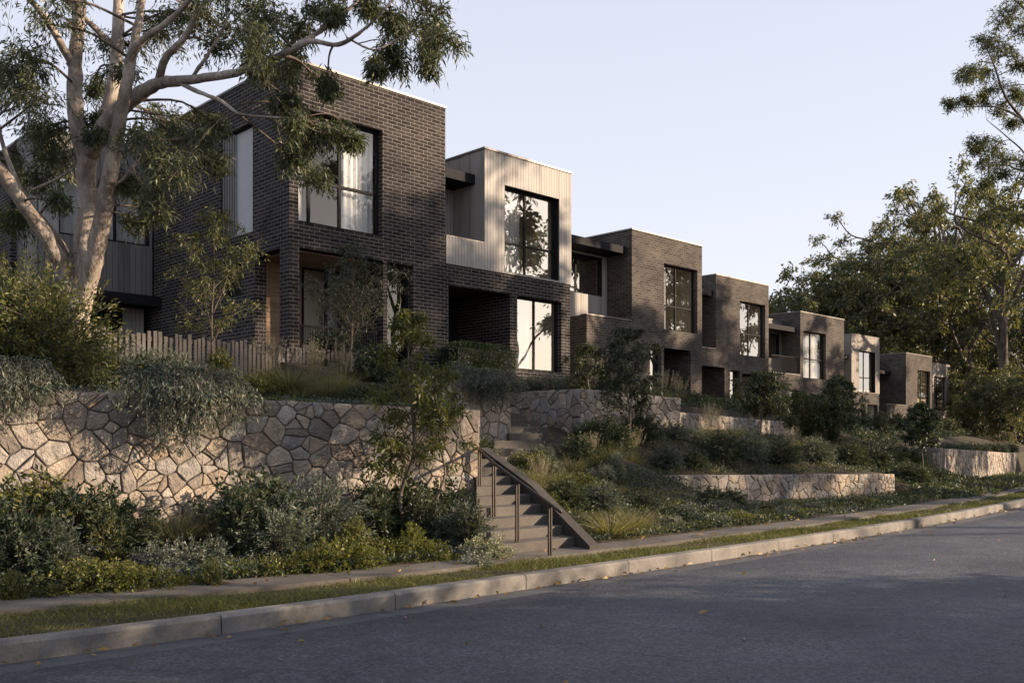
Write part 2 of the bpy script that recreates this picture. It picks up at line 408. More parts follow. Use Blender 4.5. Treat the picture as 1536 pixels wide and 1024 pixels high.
def build_ground():
    xs = np.concatenate([[-2000, -600, -200, -80, -40], np.arange(-16, 40, .2), np.arange(40, 100, .6), [104, 115, 140, 200, 400, 1000, 2500]])
    ys = np.concatenate([[-2500, -800, -300, -120, -60, -40, -20, -10, -5], np.arange(-2, 20, .2), np.arange(20, 45, .7), [50, 60, 80, 120, 250, 600, 1500, 3000]])
    gx, gy = np.meshgrid(xs, ys, indexing='ij')
    k = K(gx)
    z = H(gx, gy)
    opp = gy < k-9.2
    z = np.where(opp, .10+.5*sm((k-9.2-gy)/20), z)
    z = np.where((gx < -60) | (gx > 150) | (gy < -100) | (gy > 80), np.where(gy < k, -.12, np.maximum(z, 0.1)*1.0), z)
    nx, ny = gx.shape
    v = np.stack([gx, gy, z], -1).reshape(-1, 3)
    i = np.arange(nx-1)[:, None]*ny + np.arange(ny-1)[None]
    q = np.stack([i, i+ny, i+ny+1, i+1], -1).reshape(-1, 4)
    tag(link_mesh('ground', np_mesh('ground', v, q, True), M['soil']), kind='structure')
build_ground()

def ribbon(name, s0, s1, z0, z1, xs, mat, kind='structure', ns=1):
    xs = np.asarray(xs, float); v = []; q = []
    for i, x in enumerate(xs):
        for j in range(ns+1):
            t = j/ns; v.append((x, K(x)+s0+(s1-s0)*t, z0+(z1-z0)*t))
    m = ns+1
    for i in range(len(xs)-1):
        for j in range(ns):
            a = i*m+j; q.append((a, a+m, a+m+1, a+1))
    return tag(link_mesh(name, np_mesh(name, v, q), mat), kind=kind)
RX = np.concatenate([np.arange(-40, 60, .5), np.arange(60, 140, 2)])
road = ribbon('road', -9.0, -.36, .0, .0, RX, M['asphalt'], ns=8)
la = road.data.attributes.new('lateral', 'FLOAT', 'POINT'); la.data.foreach_set('value', np.tile(np.linspace(1, 0, 9), len(RX)).astype(np.float32))
ribbon('gutter', -.36, .02, .0, -.012, RX, M['gutter'])

def solid_ribbon(mb, x0, x1, s0_, s1_, z0, z1, n=4, round_=0):
    m = 5 if round_ else 4; base = len(mb.v)
    for i in range(n+1):
        x = x0+(x1-x0)*i/n; k = float(K(x)); s0 = float(s0_(x)) if callable(s0_) else s0_; s1 = float(s1_(x)) if callable(s1_) else s1_
        prof = [(s0, z0), (s0, z1-round_), (s0+round_, z1), (s1, z1), (s1, z0)] if round_ else [(s0, z0), (s0, z1), (s1, z1), (s1, z0)]
        for s, z in prof: mb.v.append((x, k+s, z))
    for i in range(n):
        for j in range(m-1):
            a = base+i*m+j; mb.f.append((a, a+m, a+m+1, a+1))
    mb.f.append(tuple(base+j for j in range(m))); mb.f.append(tuple(base+n*m+j for j in reversed(range(m))))
mb = MB(); x = -30.35
while x < 110:
    solid_ribbon(mb, x+.006, x+1.794, 0, .16, -.2, .15, 4, .025); x += 1.8
tag(mb.build('kerb', M['kerb']), kind='structure')
mb = MB(); x = -30.1
while x < 110:
    solid_ribbon(mb, x+.006, x+2.39, V1, P1, -.1, .15, 4); x += 2.4
tag(mb.build('footpath', M['path']), kind='structure')
mb = MB(); solid_ribbon(mb, -40, 120, -9.2, -9.0, -.2, .15, 80)
tag(mb.build('kerb', M['kerb']), kind='structure')

# ------------------------------------------------------------------ foliage toolkit
def norm(a): return a/np.maximum(np.linalg.norm(a, axis=-1, keepdims=True), 1e-9)
def leaf_quads(pos, dr, ln, wd, rg, fold=.18):
    n = len(pos); dr = norm(dr)
    rv = rg.normal(size=(n, 3)); rv[:, 2] *= .8
    side = norm(np.cross(dr, rv)); nr = np.cross(side, dr)
    ln = np.broadcast_to(ln, n)[:, None]; wd = np.broadcast_to(wd, n)[:, None]
    mid = pos+dr*ln*.45
    v = np.empty((n, 4, 3)); v[:, 0] = pos; v[:, 1] = mid+side*wd*.5+nr*wd*fold; v[:, 2] = pos+dr*ln; v[:, 3] = mid-side*wd*.5+nr*wd*fold
    v[:, 2, 2] -= (ln*.12)[:, 0]
    return v
def leaf_obj(name, chunks, mat, parent=None):
    v = np.concatenate(chunks).reshape(-1, 3); q = np.arange(len(v)).reshape(-1, 4)
    return link_mesh(name, np_mesh(name, v, q), mat, parent)
def blades(pos, dr, ln, wd, bend, rg):
    """thin three-segment blades arching over; returns verts (n,8,3)->3 quads each"""
    n = len(pos); dr = norm(dr); side = norm(np.cross(dr, np.array([0, 0, 1.0])+rg.normal(size=(n, 3))*.3))
    out = norm(dr*np.array([1, 1, 0])+1e-6)
    v = np.empty((n, 4, 2, 3))
    for i, t in enumerate((0, .38, .72, 1.0)):
        c = pos+dr*(ln*t)[:, None]+out*(bend*ln*t*t)[:, None]; c[:, 2] -= bend*ln*t*t*.75
        w = (wd*(1-t*.92))[:, None]
        v[:, i, 0] = c-side*w*.5; v[:, i, 1] = c+side*w*.5
    return v.reshape(n, 8, 3)
def blade_obj(name, chunks, mat, parent=None):
    v = np.concatenate(chunks); n = len(v)
    b = np.arange(n)[:, None]*8
    q = np.stack([b+np.array(k) for k in ((0, 1, 3, 2), (2, 3, 5, 4), (4, 5, 7, 6))], 1).reshape(-1, 4)
    return link_mesh(name, np_mesh(name, v.reshape(-1, 3), q), mat, parent)

class Tubes:
    def __init__(s): s.v = []; s.q = []; s.n = 0
    def add(s, pts, rad, sides=6):
        pts = np.asarray(pts, float); rad = np.asarray(rad, float); m = len(pts)
        t = norm(np.gradient(pts, axis=0)); ref = np.array([.31, .77, .55]) if abs(t[0] @ np.array([.31, .77, .55])) < .9 else np.array([1., 0, 0])
        a = norm(np.cross(t, ref)); b = np.cross(t, a)
        an = np.arange(sides)*2*np.pi/sides
        v = pts[:, None]+(a[:, None]*np.cos(an)[None, :, None]+b[:, None]*np.sin(an)[None, :, None])*rad[:, None, None]
        i = s.n+np.arange(m-1)[:, None]*sides; k = np.arange(sides)[None]; k2 = (k+1) % sides
        s.q.append(np.stack([i+k, i+k2, i+sides+k2, i+sides+k], -1).reshape(-1, 4))
        s.v.append(v.reshape(-1, 3)); s.n += m*sides
    def build(s, name, mat, parent=None):
        return link_mesh(name, np_mesh(name, np.concatenate(s.v), np.concatenate(s.q), True), mat, parent)
def spline(P, n=5):
    P = np.asarray(P, float); Q = np.vstack([2*P[0]-P[1], P, 2*P[-1]-P[-2]]); out = []
    for i in range(1, len(Q)-2):
        for t in np.linspace(0, 1, n, endpoint=False):
            a, b, c, d = Q[i-1], Q[i], Q[i+1], Q[i+2]
            out.append(.5*(2*b+(c-a)*t+(2*a-5*b+4*c-d)*t*t+(3*b-a-3*c+d)*t**3))
    out.append(P[-1]); return np.array(out)

def foliate(tb, lf, limbs, clumps, rg, twigs=10, per=14, leaf=(.12, .03), droop=.3, scatter=.06, maxr=.05, twig_r=.006, minz=None):
    """limbs: list of (pts, rad). clumps: (centre, radius). Boughs run from the nearest limb to every clump, twigs fill it, leaves sit on the twigs."""
    LP = np.concatenate([p for p, r in limbs]); LR = np.concatenate([r for p, r in limbs])
    for c, cr in clumps:
        c = np.asarray(c, float); d = np.linalg.norm(LP-c, axis=1)+np.maximum(LP[:, 2]-c[2], 0)*.5+rg.random(len(LP))*.2*cr
        j = int(np.argmin(d)); a = LP[j]
        m = (a+c)/2+np.array([0, 0, .12])*np.linalg.norm(c-a)+rg.normal(size=3)*.08*np.linalg.norm(c-a)
        e = c+(c-a)/max(np.linalg.norm(c-a), .01)*cr*.5
        bp = spline([a, m, c, e], 4); r0 = min(LR[j]*.6, maxr)
        tb.add(bp, np.linspace(r0, twig_r, len(bp)), 5)
        for _ in range(twigs):
            s = bp[rg.integers(len(bp)//3, len(bp))]
            dv = norm(rg.normal(size=3)); tgt = c+dv*cr*(.55+.5*rg.random())*np.array([1, 1, .8])
            if minz is not None: tgt[2] = max(tgt[2], minz)
            mm = (s+tgt)/2+np.array([0, 0, .1*cr]); tp = spline([s, mm, tgt+np.array([0, 0, -droop*cr*.5])], 4)
            tb.add(tp, np.linspace(twig_r, twig_r*.35, len(tp)), 3)
            n = per; t = rg.random(n)**.7*(len(tp)-1.001); i0 = t.astype(int); f = (t-i0)[:, None]
            p = tp[i0]*(1-f)+tp[i0+1]*f+rg.normal(size=(n, 3))*scatter
            td = norm(tp[i0+1]-tp[i0]); dr = td*.7+norm(rg.normal(size=(n, 3)))*.8+np.array([0, 0, -droop])
            lf.append(leaf_quads(p, dr, leaf[0]*(.6+.7*rg.random(n)), leaf[1]*(.7+.6*rg.random(n)), rg))

# ------------------------------------------------------------------ shrub prototypes (origin at the base)
def shrub_mesh(name, kind, seed):
    rg = np.random.default_rng(seed); tb = Tubes(); lf = []
    def stems(n, h, w, leafsize, per, spread, up=.5, start=.2, scatter=.02, curl=.0, jit=.06):
        for _ in range(n):
            an = rg.random()*2*np.pi; el = np.arccos(1-rg.random()*spread)
            d = np.array([np.cos(an)*np.sin(el), np.sin(an)*np.sin(el), np.cos(el)])
            tip = d*np.array([w, w, h])*(.72+.36*rg.random()); tip[2] = max(tip[2], .05*h)
            b = np.array([np.cos(an), np.sin(an), 0])*.12*w*rg.random()
            m = b*.5+tip*.5+np.array([0, 0, h*.1*up])+rg.normal(size=3)*jit*h
            sp = spline([b, m, tip+np.array([0, 0, -curl*h])], 4)
            tb.add(sp, np.linspace(.008, .0025, len(sp)), 3)
            t = (start+(1-start)*rg.random(per)**.75)*(len(sp)-1.001); i0 = t.astype(int); f = (t-i0)[:, None]
            p = sp[i0]*(1-f)+sp[i0+1]*f+rg.normal(size=(per, 3))*scatter
            dr = norm(sp[i0+1]-sp[i0])*up+norm(rg.normal(size=(per, 3)))*.75
            lf.append(leaf_quads(p, dr, leafsize[0]*(.6+.7*rg.random(per)), leafsize[1]*(.7+.6*rg.random(per)), rg))
    if kind == 'round': stems(150, 1.0, .8, (.085, .034), 34, 1.02, .7)
    elif kind == 'needle': stems(240, .95, .75, (.075, .017), 34, 1.0, 1.35, .15)
    elif kind == 'upright': stems(120, 1.15, .45, (.085, .024), 34, .75, 1.2, .15)
    elif kind == 'low': stems(130, .42, .62, (.055, .026), 22, 1.0, .7, .2)
    elif kind == 'silver': stems(120, .55, .48, (.05, .018), 28, 1.0, .8)
    elif kind == 'bigbush': stems(330, 1.9, 1.35, (.085, .022), 44, 1.02, .9, .2, .04)
    elif kind == 'trailing':
        for _ in range(190):
            x = np.clip(rg.normal()*.30, -.62, .62); y0 = rg.normal()*.18+.15
            r = rg.random(); drop = -(.08+.62*r*max(.15, 1-(x/.7)**2))
            sp = spline([(x*.8, y0+.1, .02), (x, -.12+.1*rg.random(), .16+.16*rg.random()), (x*1.1+rg.normal()*.08, -.34-.16*rg.random(), .0), (x*1.2+rg.normal()*.1, -.34-.14*rg.random(), drop)], 4)
            tb.add(sp, np.linspace(.006, .002, len(sp)), 3); per = 44
            t = (.1+.9*rg.random(per))*(len(sp)-1.001); i0 = t.astype(int); f = (t-i0)[:, None]
            p = sp[i0]*(1-f)+sp[i0+1]*f+rg.normal(size=(per, 3))*.02
            dr = norm(sp[i0+1]-sp[i0])*.9+norm(rg.normal(size=(per, 3)))*.8
            lf.append(leaf_quads(p, dr, .06*(.6+.7*rg.random(per)), .016, rg))
    return tb, lf

def tussock_mesh(kind, seed):
    rg = np.random.default_rng(seed); n = {'tussock': 420, 'plume': 360, 'fine': 500}[kind]
    h = {'tussock': .62, 'plume': .7, 'fine': .8}[kind]
    an = rg.random(n)*2*np.pi; el = rg.random(n)**.8*(.95 if kind == 'tussock' else .6)
    d = np.stack([np.cos(an)*np.sin(el), np.sin(an)*np.sin(el), np.cos(el)], 1)
    p = np.stack([np.cos(an), np.sin(an), an*0], 1)*(.12*rg.random(n)[:, None])
    bl = blades(p, d, h*(.55+.55*rg.random(n)), np.full(n, .011), .15+.5*rg.random(n), rg)
    lf = []
    if kind == 'plume':
        for i in range(46):
            a = rg.random()*2*np.pi; e = rg.random()*.42; ln = .85+.35*rg.random()
            dv = np.array([np.cos(a)*np.sin(e), np.sin(a)*np.sin(e), np.cos(e)])
            q = 26; t = ln*(.62+.38*rg.random(q))
            pp = dv*t[:, None]+rg.normal(size=(q, 3))*.008
            lf.append(leaf_quads(pp, dv+rg.normal(size=(q, 3))*.45, .045, .012, rg))
            bl = np.concatenate([bl, blades(np.zeros((1, 3)), dv[None], np.array([ln]), np.array([.006]), np.array([.02]), rg)])
    return bl, lf

PROTO = {}
def place_plant(kind, mat, x, y, sc, label, cat='shrub', group=None, z=None, rz=None, stretch=1.0, name=None, seed=1):
    key = (kind, mat, seed)
    nm = name or {'tussock': 'grass_tussock', 'plume': 'plume_grass', 'fine': 'grass_tussock', 'trailing': 'trailing_plant', 'low': 'ground_cover_plant'}.get(kind, 'shrub')
    if key not in PROTO:
        if kind in ('tussock', 'plume', 'fine'):
            bl, lf = tussock_mesh(kind, seed*13+5)
            root = blade_obj(nm, [bl], M[mat])
            if lf: leaf_obj('plumes', lf, M['plume'], root)
        else:
            tb, lf = shrub_mesh(nm, kind, seed*17+3)
            root = leaf_obj(nm, lf, M[mat])
            tb.build('stems', M['bark'], root)
        PROTO[key] = root; o = root
    else:
        o = copy_tree(PROTO[key]); o.name = nm
    o.location = (x, y, float(H(x, y))-.03 if z is None else z)
    o.rotation_euler = (0, 0, random.random()*6.28 if rz is None else rz)
    o.scale = (sc, sc, sc*stretch)
    for k in ('label', 'category', 'group'):
        if k in o: del o[k]
    tag(o, label, cat, group)
    return o
def plant_u(kind, mat, u, Y, sc, label, **kw):
    return place_plant(kind, mat, float(xf(u, Y)), Y, sc, label, **kw)

# ------------------------------------------------------------------ dry-stone walls
def clip(poly, nx, nz, c):
    out = []
    for i in range(len(poly)):
        p, q = poly[i], poly[(i+1) % len(poly)]
        dp = p[0]*nx+p[1]*nz-c; dq = q[0]*nx+q[1]*nz-c
        if dp <= 0: out.append(p)
        if dp*dq < 0:
            t = dp/(dp-dq); out.append((p[0]+(q[0]-p[0])*t, p[1]+(q[1]-p[1])*t))
    return out
def chaikin(poly):
    out = []
    for i in range(len(poly)):
        p, q = poly[i], poly[(i+1) % len(poly)]
        out += [(p[0]*.86+q[0]*.14, p[1]*.86+q[1]*.14), (p[0]*.14+q[0]*.86, p[1]*.14+q[1]*.86)]
    return out
def stone_face(mb, origin, along, outn, length, zb, zt0, zt1, cell, seed, joint=.0065, proud=.042):
    """rubble stones on a vertical face; origin (x,y) start, along/outn unit vectors"""
    rg = random.Random(seed); hgt = max(zt0, zt1)-zb
    pts = []; nz = max(2, round(hgt/(cell*.78))); nx = max(1, round(length/cell))
    for j in range(-1, nz+1):
        for i in range(-1, nx+2):
            pts.append(((i+.5*(j % 2)+.5*(rg.random()*1.1-.3))*length/nx, (j+.5+(rg.random()-.5)*.85)*hgt/nz))
    pts = [p for p in pts if rg.random() > .22]
    for k in range(int(len(pts)*.55)): pts.append((rg.random()*length, rg.random()*hgt))
    for p in rg.sample(pts, len(pts)//6): pts.append((p[0]+rg.uniform(-.5, .5)*cell, p[1]+rg.choice((-.28, .28))*cell))
    for i, p in enumerate(pts):
        poly = [(0, 0), (length, 0), (length, hgt), (0, hgt)]
        for j, q in enumerate(pts):
            if i == j: continue
            dx, dz = q[0]-p[0], q[1]-p[1]; dd = math.hypot(dx, dz)
            if dd > cell*3.2 or dd < 1e-6: continue
            poly = clip(poly, dx/dd, dz/dd, (p[0]*dx+p[1]*dz)/dd+dd/2-joint)
            if len(poly) < 3: break
        if len(poly) < 3: continue
        ar = .5*abs(sum(poly[k][0]*poly[(k+1) % len(poly)][1]-poly[(k+1) % len(poly)][0]*poly[k][1] for k in range(len(poly))))
        if ar < .004: continue
        # roughen the outline
        pl = []
        for k in range(len(poly)):
            a, b = poly[k], poly[(k+1) % len(poly)]; e = math.hypot(a[0]-b[0], a[1]-b[1])
            pl.append(a)
            if e > .14: pl.append(((a[0]+b[0])/2+(rg.random()-.5)*.022, (a[1]+b[1])/2+(rg.random()-.5)*.022))
        pl = chaikin(pl)
        cx = sum(a for a, b in pl)/len(pl); cz = sum(b for a, b in pl)/len(pl)
        tx, tz = (rg.random()-.5)*.14, (rg.random()-.5)*.12; pr = proud*(.55+.7*rg.random())
        def P(a, z, d):
            zz = zb+z*((zt0+(zt1-zt0)*a/length)-zb)/hgt
            return (origin[0]+along[0]*a+outn[0]*d, origin[1]+along[1]*a+outn[1]*d, zz)
        rings = []
        for sc, d in ((1, -.02), (1, pr*.55), (.93, pr*.92), (.62, pr*1.06)):
            rings.append([P(cx+(a-cx)*sc, cz+(b-cz)*sc, d+(tx*(a-cx)*sc+tz*(b-cz)*sc if d > 0 else 0)*min(1, pr*12)+(rg.random()-.5)*(.012 if sc < .9 else .004)) for a, b in pl])
        n0 = len(mb.v); m = len(pl)
        for r_ in rings: mb.v += r_
        mb.v.append(P(cx, cz, pr*1.08))
        for r_ in range(3):
            for k in range(m):
                k2 = (k+1) % m; a = n0+r_*m; mb.f.append((a+k, a+k2, a+m+k2, a+m+k))
        for k in range(m): mb.f.append((n0+3*m+k, n0+3*m+(k+1) % m, n0+4*m))

def stone_wall(label, segs, group='stone retaining walls', name='stone_wall', cell=.42, th=.4):
    """segs: polyline [(x,y,ztop,zbot)...]; stones face the side on the right hand of travel"""
    p = segs[0]
    root = thing(name, label, 'retaining wall', (p[0], p[1], p[3]), group)
    mb = MB(); core = MB()
    n = len(segs)
    for i in range(n-1):
        (x0, y0, a0, b0), (x1, y1, a1, b1) = segs[i], segs[i+1]
        ln = math.hypot(x1-x0, y1-y0); al = ((x1-x0)/ln, (y1-y0)/ln); ou = (al[1], -al[0])
        zb = min(b0, b1)
        stone_face(mb, (x0, y0), al, ou, ln, zb, a0, a1, cell, int(x0*100+y0*10))
        bx, by = x0-ou[0]*th, y0-ou[1]*th; cx, cy = x1-ou[0]*th, y1-ou[1]*th
        o = -.006*i
        core.prism([(x0, y0, zb), (x1, y1, zb), (cx, cy, zb), (bx, by, zb)], [(x0, y0, a0+o), (x1, y1, a1+o), (cx, cy, a1+o), (bx, by, a0+o)])
    core.build('mortar_core', M['mortar'], root)
    mb.build('stone_facing', M['stone'], root, smooth=False)
    return root

# the big wall, with its end at the steps
stone_wall('tall rubble stone retaining wall in the left foreground, its end beside the lower steps',
           [(-9, float(wall1(-9)), 2.42, .0), (WX1, WY1, 2.13, .0), (WX1+.04, WY1+.45, 2.13, .0)], cell=.315, th=.42)
stone_wall('short stone wall beside the upper flight of steps, shrubs tumbling over it',
           [(11.6, 14.75, 2.95, 1.2), (14.0, 14.5, 2.88, 1.2), (14.03, 17.5, 2.95, 1.2)], cell=.36)
stone_wall('stone terrace wall with a shaded return at the head of the steps',
           [(16.8, 18.6, 2.89, 1.5), (16.8, 15.0, 2.89, 1.5), (20.75, 15.0, 2.80, 1.5)], cell=.34)
stone_wall('lower stone terrace wall stepping down below the middle townhouses',
           [(20.9, 15.3, 2.45, 1.3), (25.6, 16.5, 2.42, 1.3), (32.5, 18.3, 2.38, 1.3)], cell=.36)
stone_wall('knee high stone wall along the footpath, right of the steps',
           [(16.1, 14.2, .93, -.05), (16.1, 12.35, .93, -.05), (26.6, 11.85, .74, -.05), (26.62, 13.6, .76, -.05)], cell=.33)
stone_wall('sunlit stone wall at the far right end, with a dark side wall',
           [(33.5, 19.0, 1.46, -.05), (33.5, 13.3, 1.44, -.05), (49.5, 16.2, 1.14, -.05), (62, 19.8, 1.1, -.05)], cell=.4)

# ------------------------------------------------------------------ houses
def front_map(Y): return lambda a, d, z: (a, Y+d, z)
def left_map(X): return lambda a, d, z: (X+d, a, z)

def wall_grid(mb, mp, a0, a1, z0, z1, ops, th):
    ops = [(max(o[0], a0), min(o[1], a1), max(o[2], z0), min(o[3], z1)) for o in ops if o[1] > a0 and o[0] < a1 and o[3] > z0 and o[2] < z1]
    As = sorted({a0, a1, *[o[0] for o in ops], *[o[1] for o in ops]}); Zs = sorted({z0, z1, *[o[2] for o in ops], *[o[3] for o in ops]})
    def solid(i, j):
        if i < 0 or j < 0 or i >= len(As)-1 or j >= len(Zs)-1: return False
        a = (As[i]+As[i+1])/2; z = (Zs[j]+Zs[j+1])/2
        return not any(o[0] < a < o[1] and o[2] < z < o[3] for o in ops)
    for i in range(len(As)-1):
        for j in range(len(Zs)-1):
            if not solid(i, j): continue
            A, B, C, D = As[i], As[i+1], Zs[j], Zs[j+1]
            mb.quad(mp(A, 0, C), mp(B, 0, C), mp(B, 0, D), mp(A, 0, D))
            mb.quad(mp(A, th, C), mp(A, th, D), mp(B, th, D), mp(B, th, C))
            if not solid(i-1, j): mb.quad(mp(A, 0, C), mp(A, 0, D), mp(A, th, D), mp(A, th, C))
            if not solid(i+1, j): mb.quad(mp(B, 0, C), mp(B, th, C), mp(B, th, D), mp(B, 0, D))
            if not solid(i, j-1): mb.quad(mp(A, 0, C), mp(A, th, C), mp(B, th, C), mp(B, 0, C))
            if not solid(i, j+1): mb.quad(mp(A, 0, D), mp(B, 0, D), mp(B, th, D), mp(A, th, D))

def boards(mb, mp, a0, a1, z0, z1, ops=(), bw=.105, gap=.009, d0=-.03, d1=-.004):
    n = max(1, round((a1-a0)/bw)); w = (a1-a0)/n
    for i in range(n):
        p, q = a0+i*w+gap/2, a0+(i+1)*w-gap/2
        cuts = sorted({p, q, *[e for o in ops for e in o[:2] if p < e < q]})
        for A, B in zip(cuts[:-1], cuts[1:]):
            m = (A+B)/2; segs = [(z0, z1)]
            for o in ops:
                if o[0] <= m <= o[1]:
                    ns = []
                    for s, e in segs:
                        if o[3] <= s or o[2] >= e: ns.append((s, e)); continue
                        if o[2] > s: ns.append((s, o[2]))
                        if o[3] < e: ns.append((o[3], e))
                    segs = ns
            for s, e in segs: mb.mbox(mp, A, B, d0, d1, s, e)

def window(parent, mp, a0, a1, z0, z1, mull=(), trans=(), rev=.17, curtain=None, glass='glass', fw=.055, name='window', blind=False, cd=.26):
    """frame part with glass and curtain sub-parts"""
    mb = MB(); d0, d1 = rev, rev+.075; e = .003
    a0 += e; a1 -= e; z0 += e; z1 -= e
    mb.mbox(mp, a0, a1, d0, d1, z0, z0+fw); mb.mbox(mp, a0, a1, d0, d1, z1-fw, z1)
    mb.mbox(mp, a0, a0+fw, d0, d1, z0+fw, z1-fw); mb.mbox(mp, a1-fw, a1, d0, d1, z0+fw, z1-fw)
    for m in mull:
        x = a0+(a1-a0)*m; mb.mbox(mp, x-fw*.55, x+fw*.55, d0+.006, d1-.004, z0+fw, z1-fw)
    for t in trans:
        z = z0+(z1-z0)*t; mb.mbox(mp, a0+fw, a1-fw, d0+.002, d1, z-fw*.5, z+fw*.5)
    w = mb.build(name, M['metal'], parent)
    g = MB(); gd = rev+.035
    if glass: g.quad(mp(a0+fw*.5, gd, z0+fw*.5), mp(a1-fw*.5, gd, z0+fw*.5), mp(a1-fw*.5, gd, z1-fw*.5), mp(a0+fw*.5, gd, z1-fw*.5))
    if glass: g.build('glass', M[glass], w)
    for (c0, c1) in (curtain or []):
        A, B = a0+(a1-a0)*c0, a0+(a1-a0)*c1; rev_ = rev if glass else rev-.23; n = max(8, int((B-A)/.025)); v = []; q = []
        for i in range(n+1):
            a = A+(B-A)*i/n; d = rev_+cd+(.035*math.sin(a*38)+.015*math.sin(a*83+1))*(1 if glass else .02)
            v += [mp(a, d, z0-.02), mp(a, d, z1+.05)]
        for i in range(n): q.append((2*i, 2*i+2, 2*i+3, 2*i+1))
        link_mesh('curtain', np_mesh('curtain', v, q, True), M['blind'] if blind else M['curtain'], w)
    return w

def cap_ring(mb, x0, x1, y0, y1, z, w=.3, h=.05, o=.03):
    mb.box(x0-o, x1+o, y0-o, y0+w, z, z+h); mb.box(x0-o, x1+o, y1-w, y1+o, z, z+h)
    mb.box(x0-o, x0+w, y0+w, y1-w, z, z+h); mb.box(x1-w, x1+o, y0+w, y1-w, z, z+h)

def op(u0, u1, vt, vb, Y, zb=None):
    return (float(xf(u0, Y)), float(xf(u1, Y)), float(zf(u1, vb, Y)) if vb is not None else zb, float(zf(u1, vt, Y)))

def house(label, Y, xl, x0, x1, zb, zr, zl, rec, up, low=(), mat='brick', clad=None, zm=None, win=None, curtain=((.0, .3),), mull=(.55,), tr=(.38,), glass='glass_mirror', rec_mat='timber', rec_win=True, porch=2.2, dep=10, leftops=(), rail=False):
    """two storeys: front volume x0..x1 (full height), lower left part xl..x0 up to zl with a recess above it"""
    t = thing('townhouse', label, 'house', ((x0+x1)/2, Y+dep/2, zb), 'row of townhouses above the street')
    th = .26; fm = front_map(Y); lm = left_map(x0)
    zc = zb+2.75                                        # upper floor level
    base = zb-1.6
    w = MB(); ops = ([up] if up else [])+[l[:4] for l in low]
    ztop = zm if clad else zr
    wall_grid(w, fm, xl, x0, base, zm if clad else zl, ops, th) if xl < x0 else None
    wall_grid(w, fm, x0, x1, base, ztop, ops, th)
    wall_grid(w, left_map(x0), Y+th, Y+dep, zl if xl < x0 else base, ztop if clad is None else zm, leftops, th) if not clad or xl == x0 else None
    if xl < x0: wall_grid(w, left_map(xl), Y+th, Y+dep, base, zm if clad else zl, [], th)
    wall_grid(w, left_map(x1-th), Y+th, Y+dep, base, ztop, [], th)
    wall_grid(w, front_map(Y+dep-th), xl+th, x1-th, base, zr-.3, [], th)
    w.build('brick_wall', M[mat], t)
    if clad:                                            # timber clad upper volume
        c = MB(); bk = MB()
        wall_grid(bk, fm, x0, x1, zm, zr-.02, [up], th)
        wall_grid(bk, left_map(x0), Y+th, Y+dep, zm, zr-.02, [], th)
        wall_grid(bk, left_map(x1-th), Y+th, Y+dep, zm, zr-.02, [], th)
        bk.build('wall_backing', M['dark'], t)
        boards(c, fm, x0-.03, x1+.03, zm-.03, zr, [up]); boards(c, left_map(x0), Y+.0, Y+dep, zm-.03, zr); boards(c, lambda a, d, z: (x1-d, a, z), Y, Y+dep, zm-.03, zr)
        if xl < x0:
            wall_grid(bk2 := MB(), fm, xl, x0, zm, zl-.02, [], .14); bk2.build('balcony_upstand', M['dark'], t)
            boards(c, fm, xl, x0-.03, zm-.03, zl)
            boards(c, lambda a, d, z: (a, Y+.14-d, z), xl, x0, zm, zl)
        c.build('timber_cladding', M[clad], t)
    # recessed upper wall on the left
    if xl < x0 and rec:
        ry = Y+rec; rm = front_map(ry); rt = zr-.45
        ro = (xl+.25, x0-.35, zl+.25, min(zl+2.0, rt-.5)) if clad else (xl-.6, x0-.3, zl+.95, min(zl+2.35, rt-.4))
        c = MB(); b2 = MB()
        wall_grid(b2, rm, xl-1.2, x0, zl-.25, rt-.02, [ro] if rec_win else [], .2)
        b2.box(xl-1.2, x0, ry+.2, Y+dep, rt-.25, rt-.1)
        b2.build('recess_wall', M['dark'], t)
        boards(c, rm, xl-1.2, x0-.035, zl-.05, rt, [ro] if rec_win else [])
        c.build('recess_cladding', M[rec_mat], t)
        if rec_win: window(t, rm, *ro, mull=(.52,), curtain=((0, .45),), glass='glass_mirror', rev=.08)
        a = MB(); za = ro[3]+.06
        a.box(xl-1.2, x0-.035, ry-min(rec*.8, .95), ry-.035, za, za+.26); a.build('awning', M['metal'], t)
        fl = MB(); fl.box(xl+.01, x0, Y+.14 if clad else Y+th, ry+.2, zl-.32, zl-.26 if not clad else zm+.05); fl.build('balcony_floor', M['roofing'], t)
        cp = MB(); cp.box(xl-.02, x0-.032, Y-.035 if clad else Y-.02, Y+th+.02, zl, zl+.035)
        cp.build('ledge_cap', M['cap'], t); cp = MB(); cp.box(xl-1.2, x0-.036, ry-.05, ry+.22, rt, rt+.05); cp.build('recess_cap', M['cap'], t)
        if rail:
            rb = MB()
            n = int((x0-xl)/.11)
            for i in range(n): rb.box(xl+.05+i*.11, xl+.07+i*.11, Y+.12, Y+.14, zl+.036, zl+.95)
            rb.box(xl, x0-.04, Y+.1, Y+.16, zl+.95, zl+.99); rb.build('balustrade', M['metal'], t)
    # main roof, cap, rooms
    r = MB(); r.box(x0+th, x1-th, Y+th, Y+dep-th, zr-.45, zr-.25); r.build('roof', M['roofing'], t)
    cp = MB(); cap_ring(cp, x0-(.03 if clad else 0), x1+(.03 if clad else 0), Y-(.03 if clad else 0), Y+dep, zr); cp.build('parapet_cap', M['cap'], t)
    fl = MB(); fl.box((xl if zl > zc+.05 else x0)+th, x1-th, Y+th, Y+dep-th, zc-.28, zc); fl.build('floor_slab', M['plaster'], t)
    i = MB(); i.box(x0+th, x1-th, Y+4.2, Y+4.3, zc, zr-.45); i.box(x0+th+1.2, x0+th+1.3, Y+2.6, Y+4.2, zc, zr-.45)
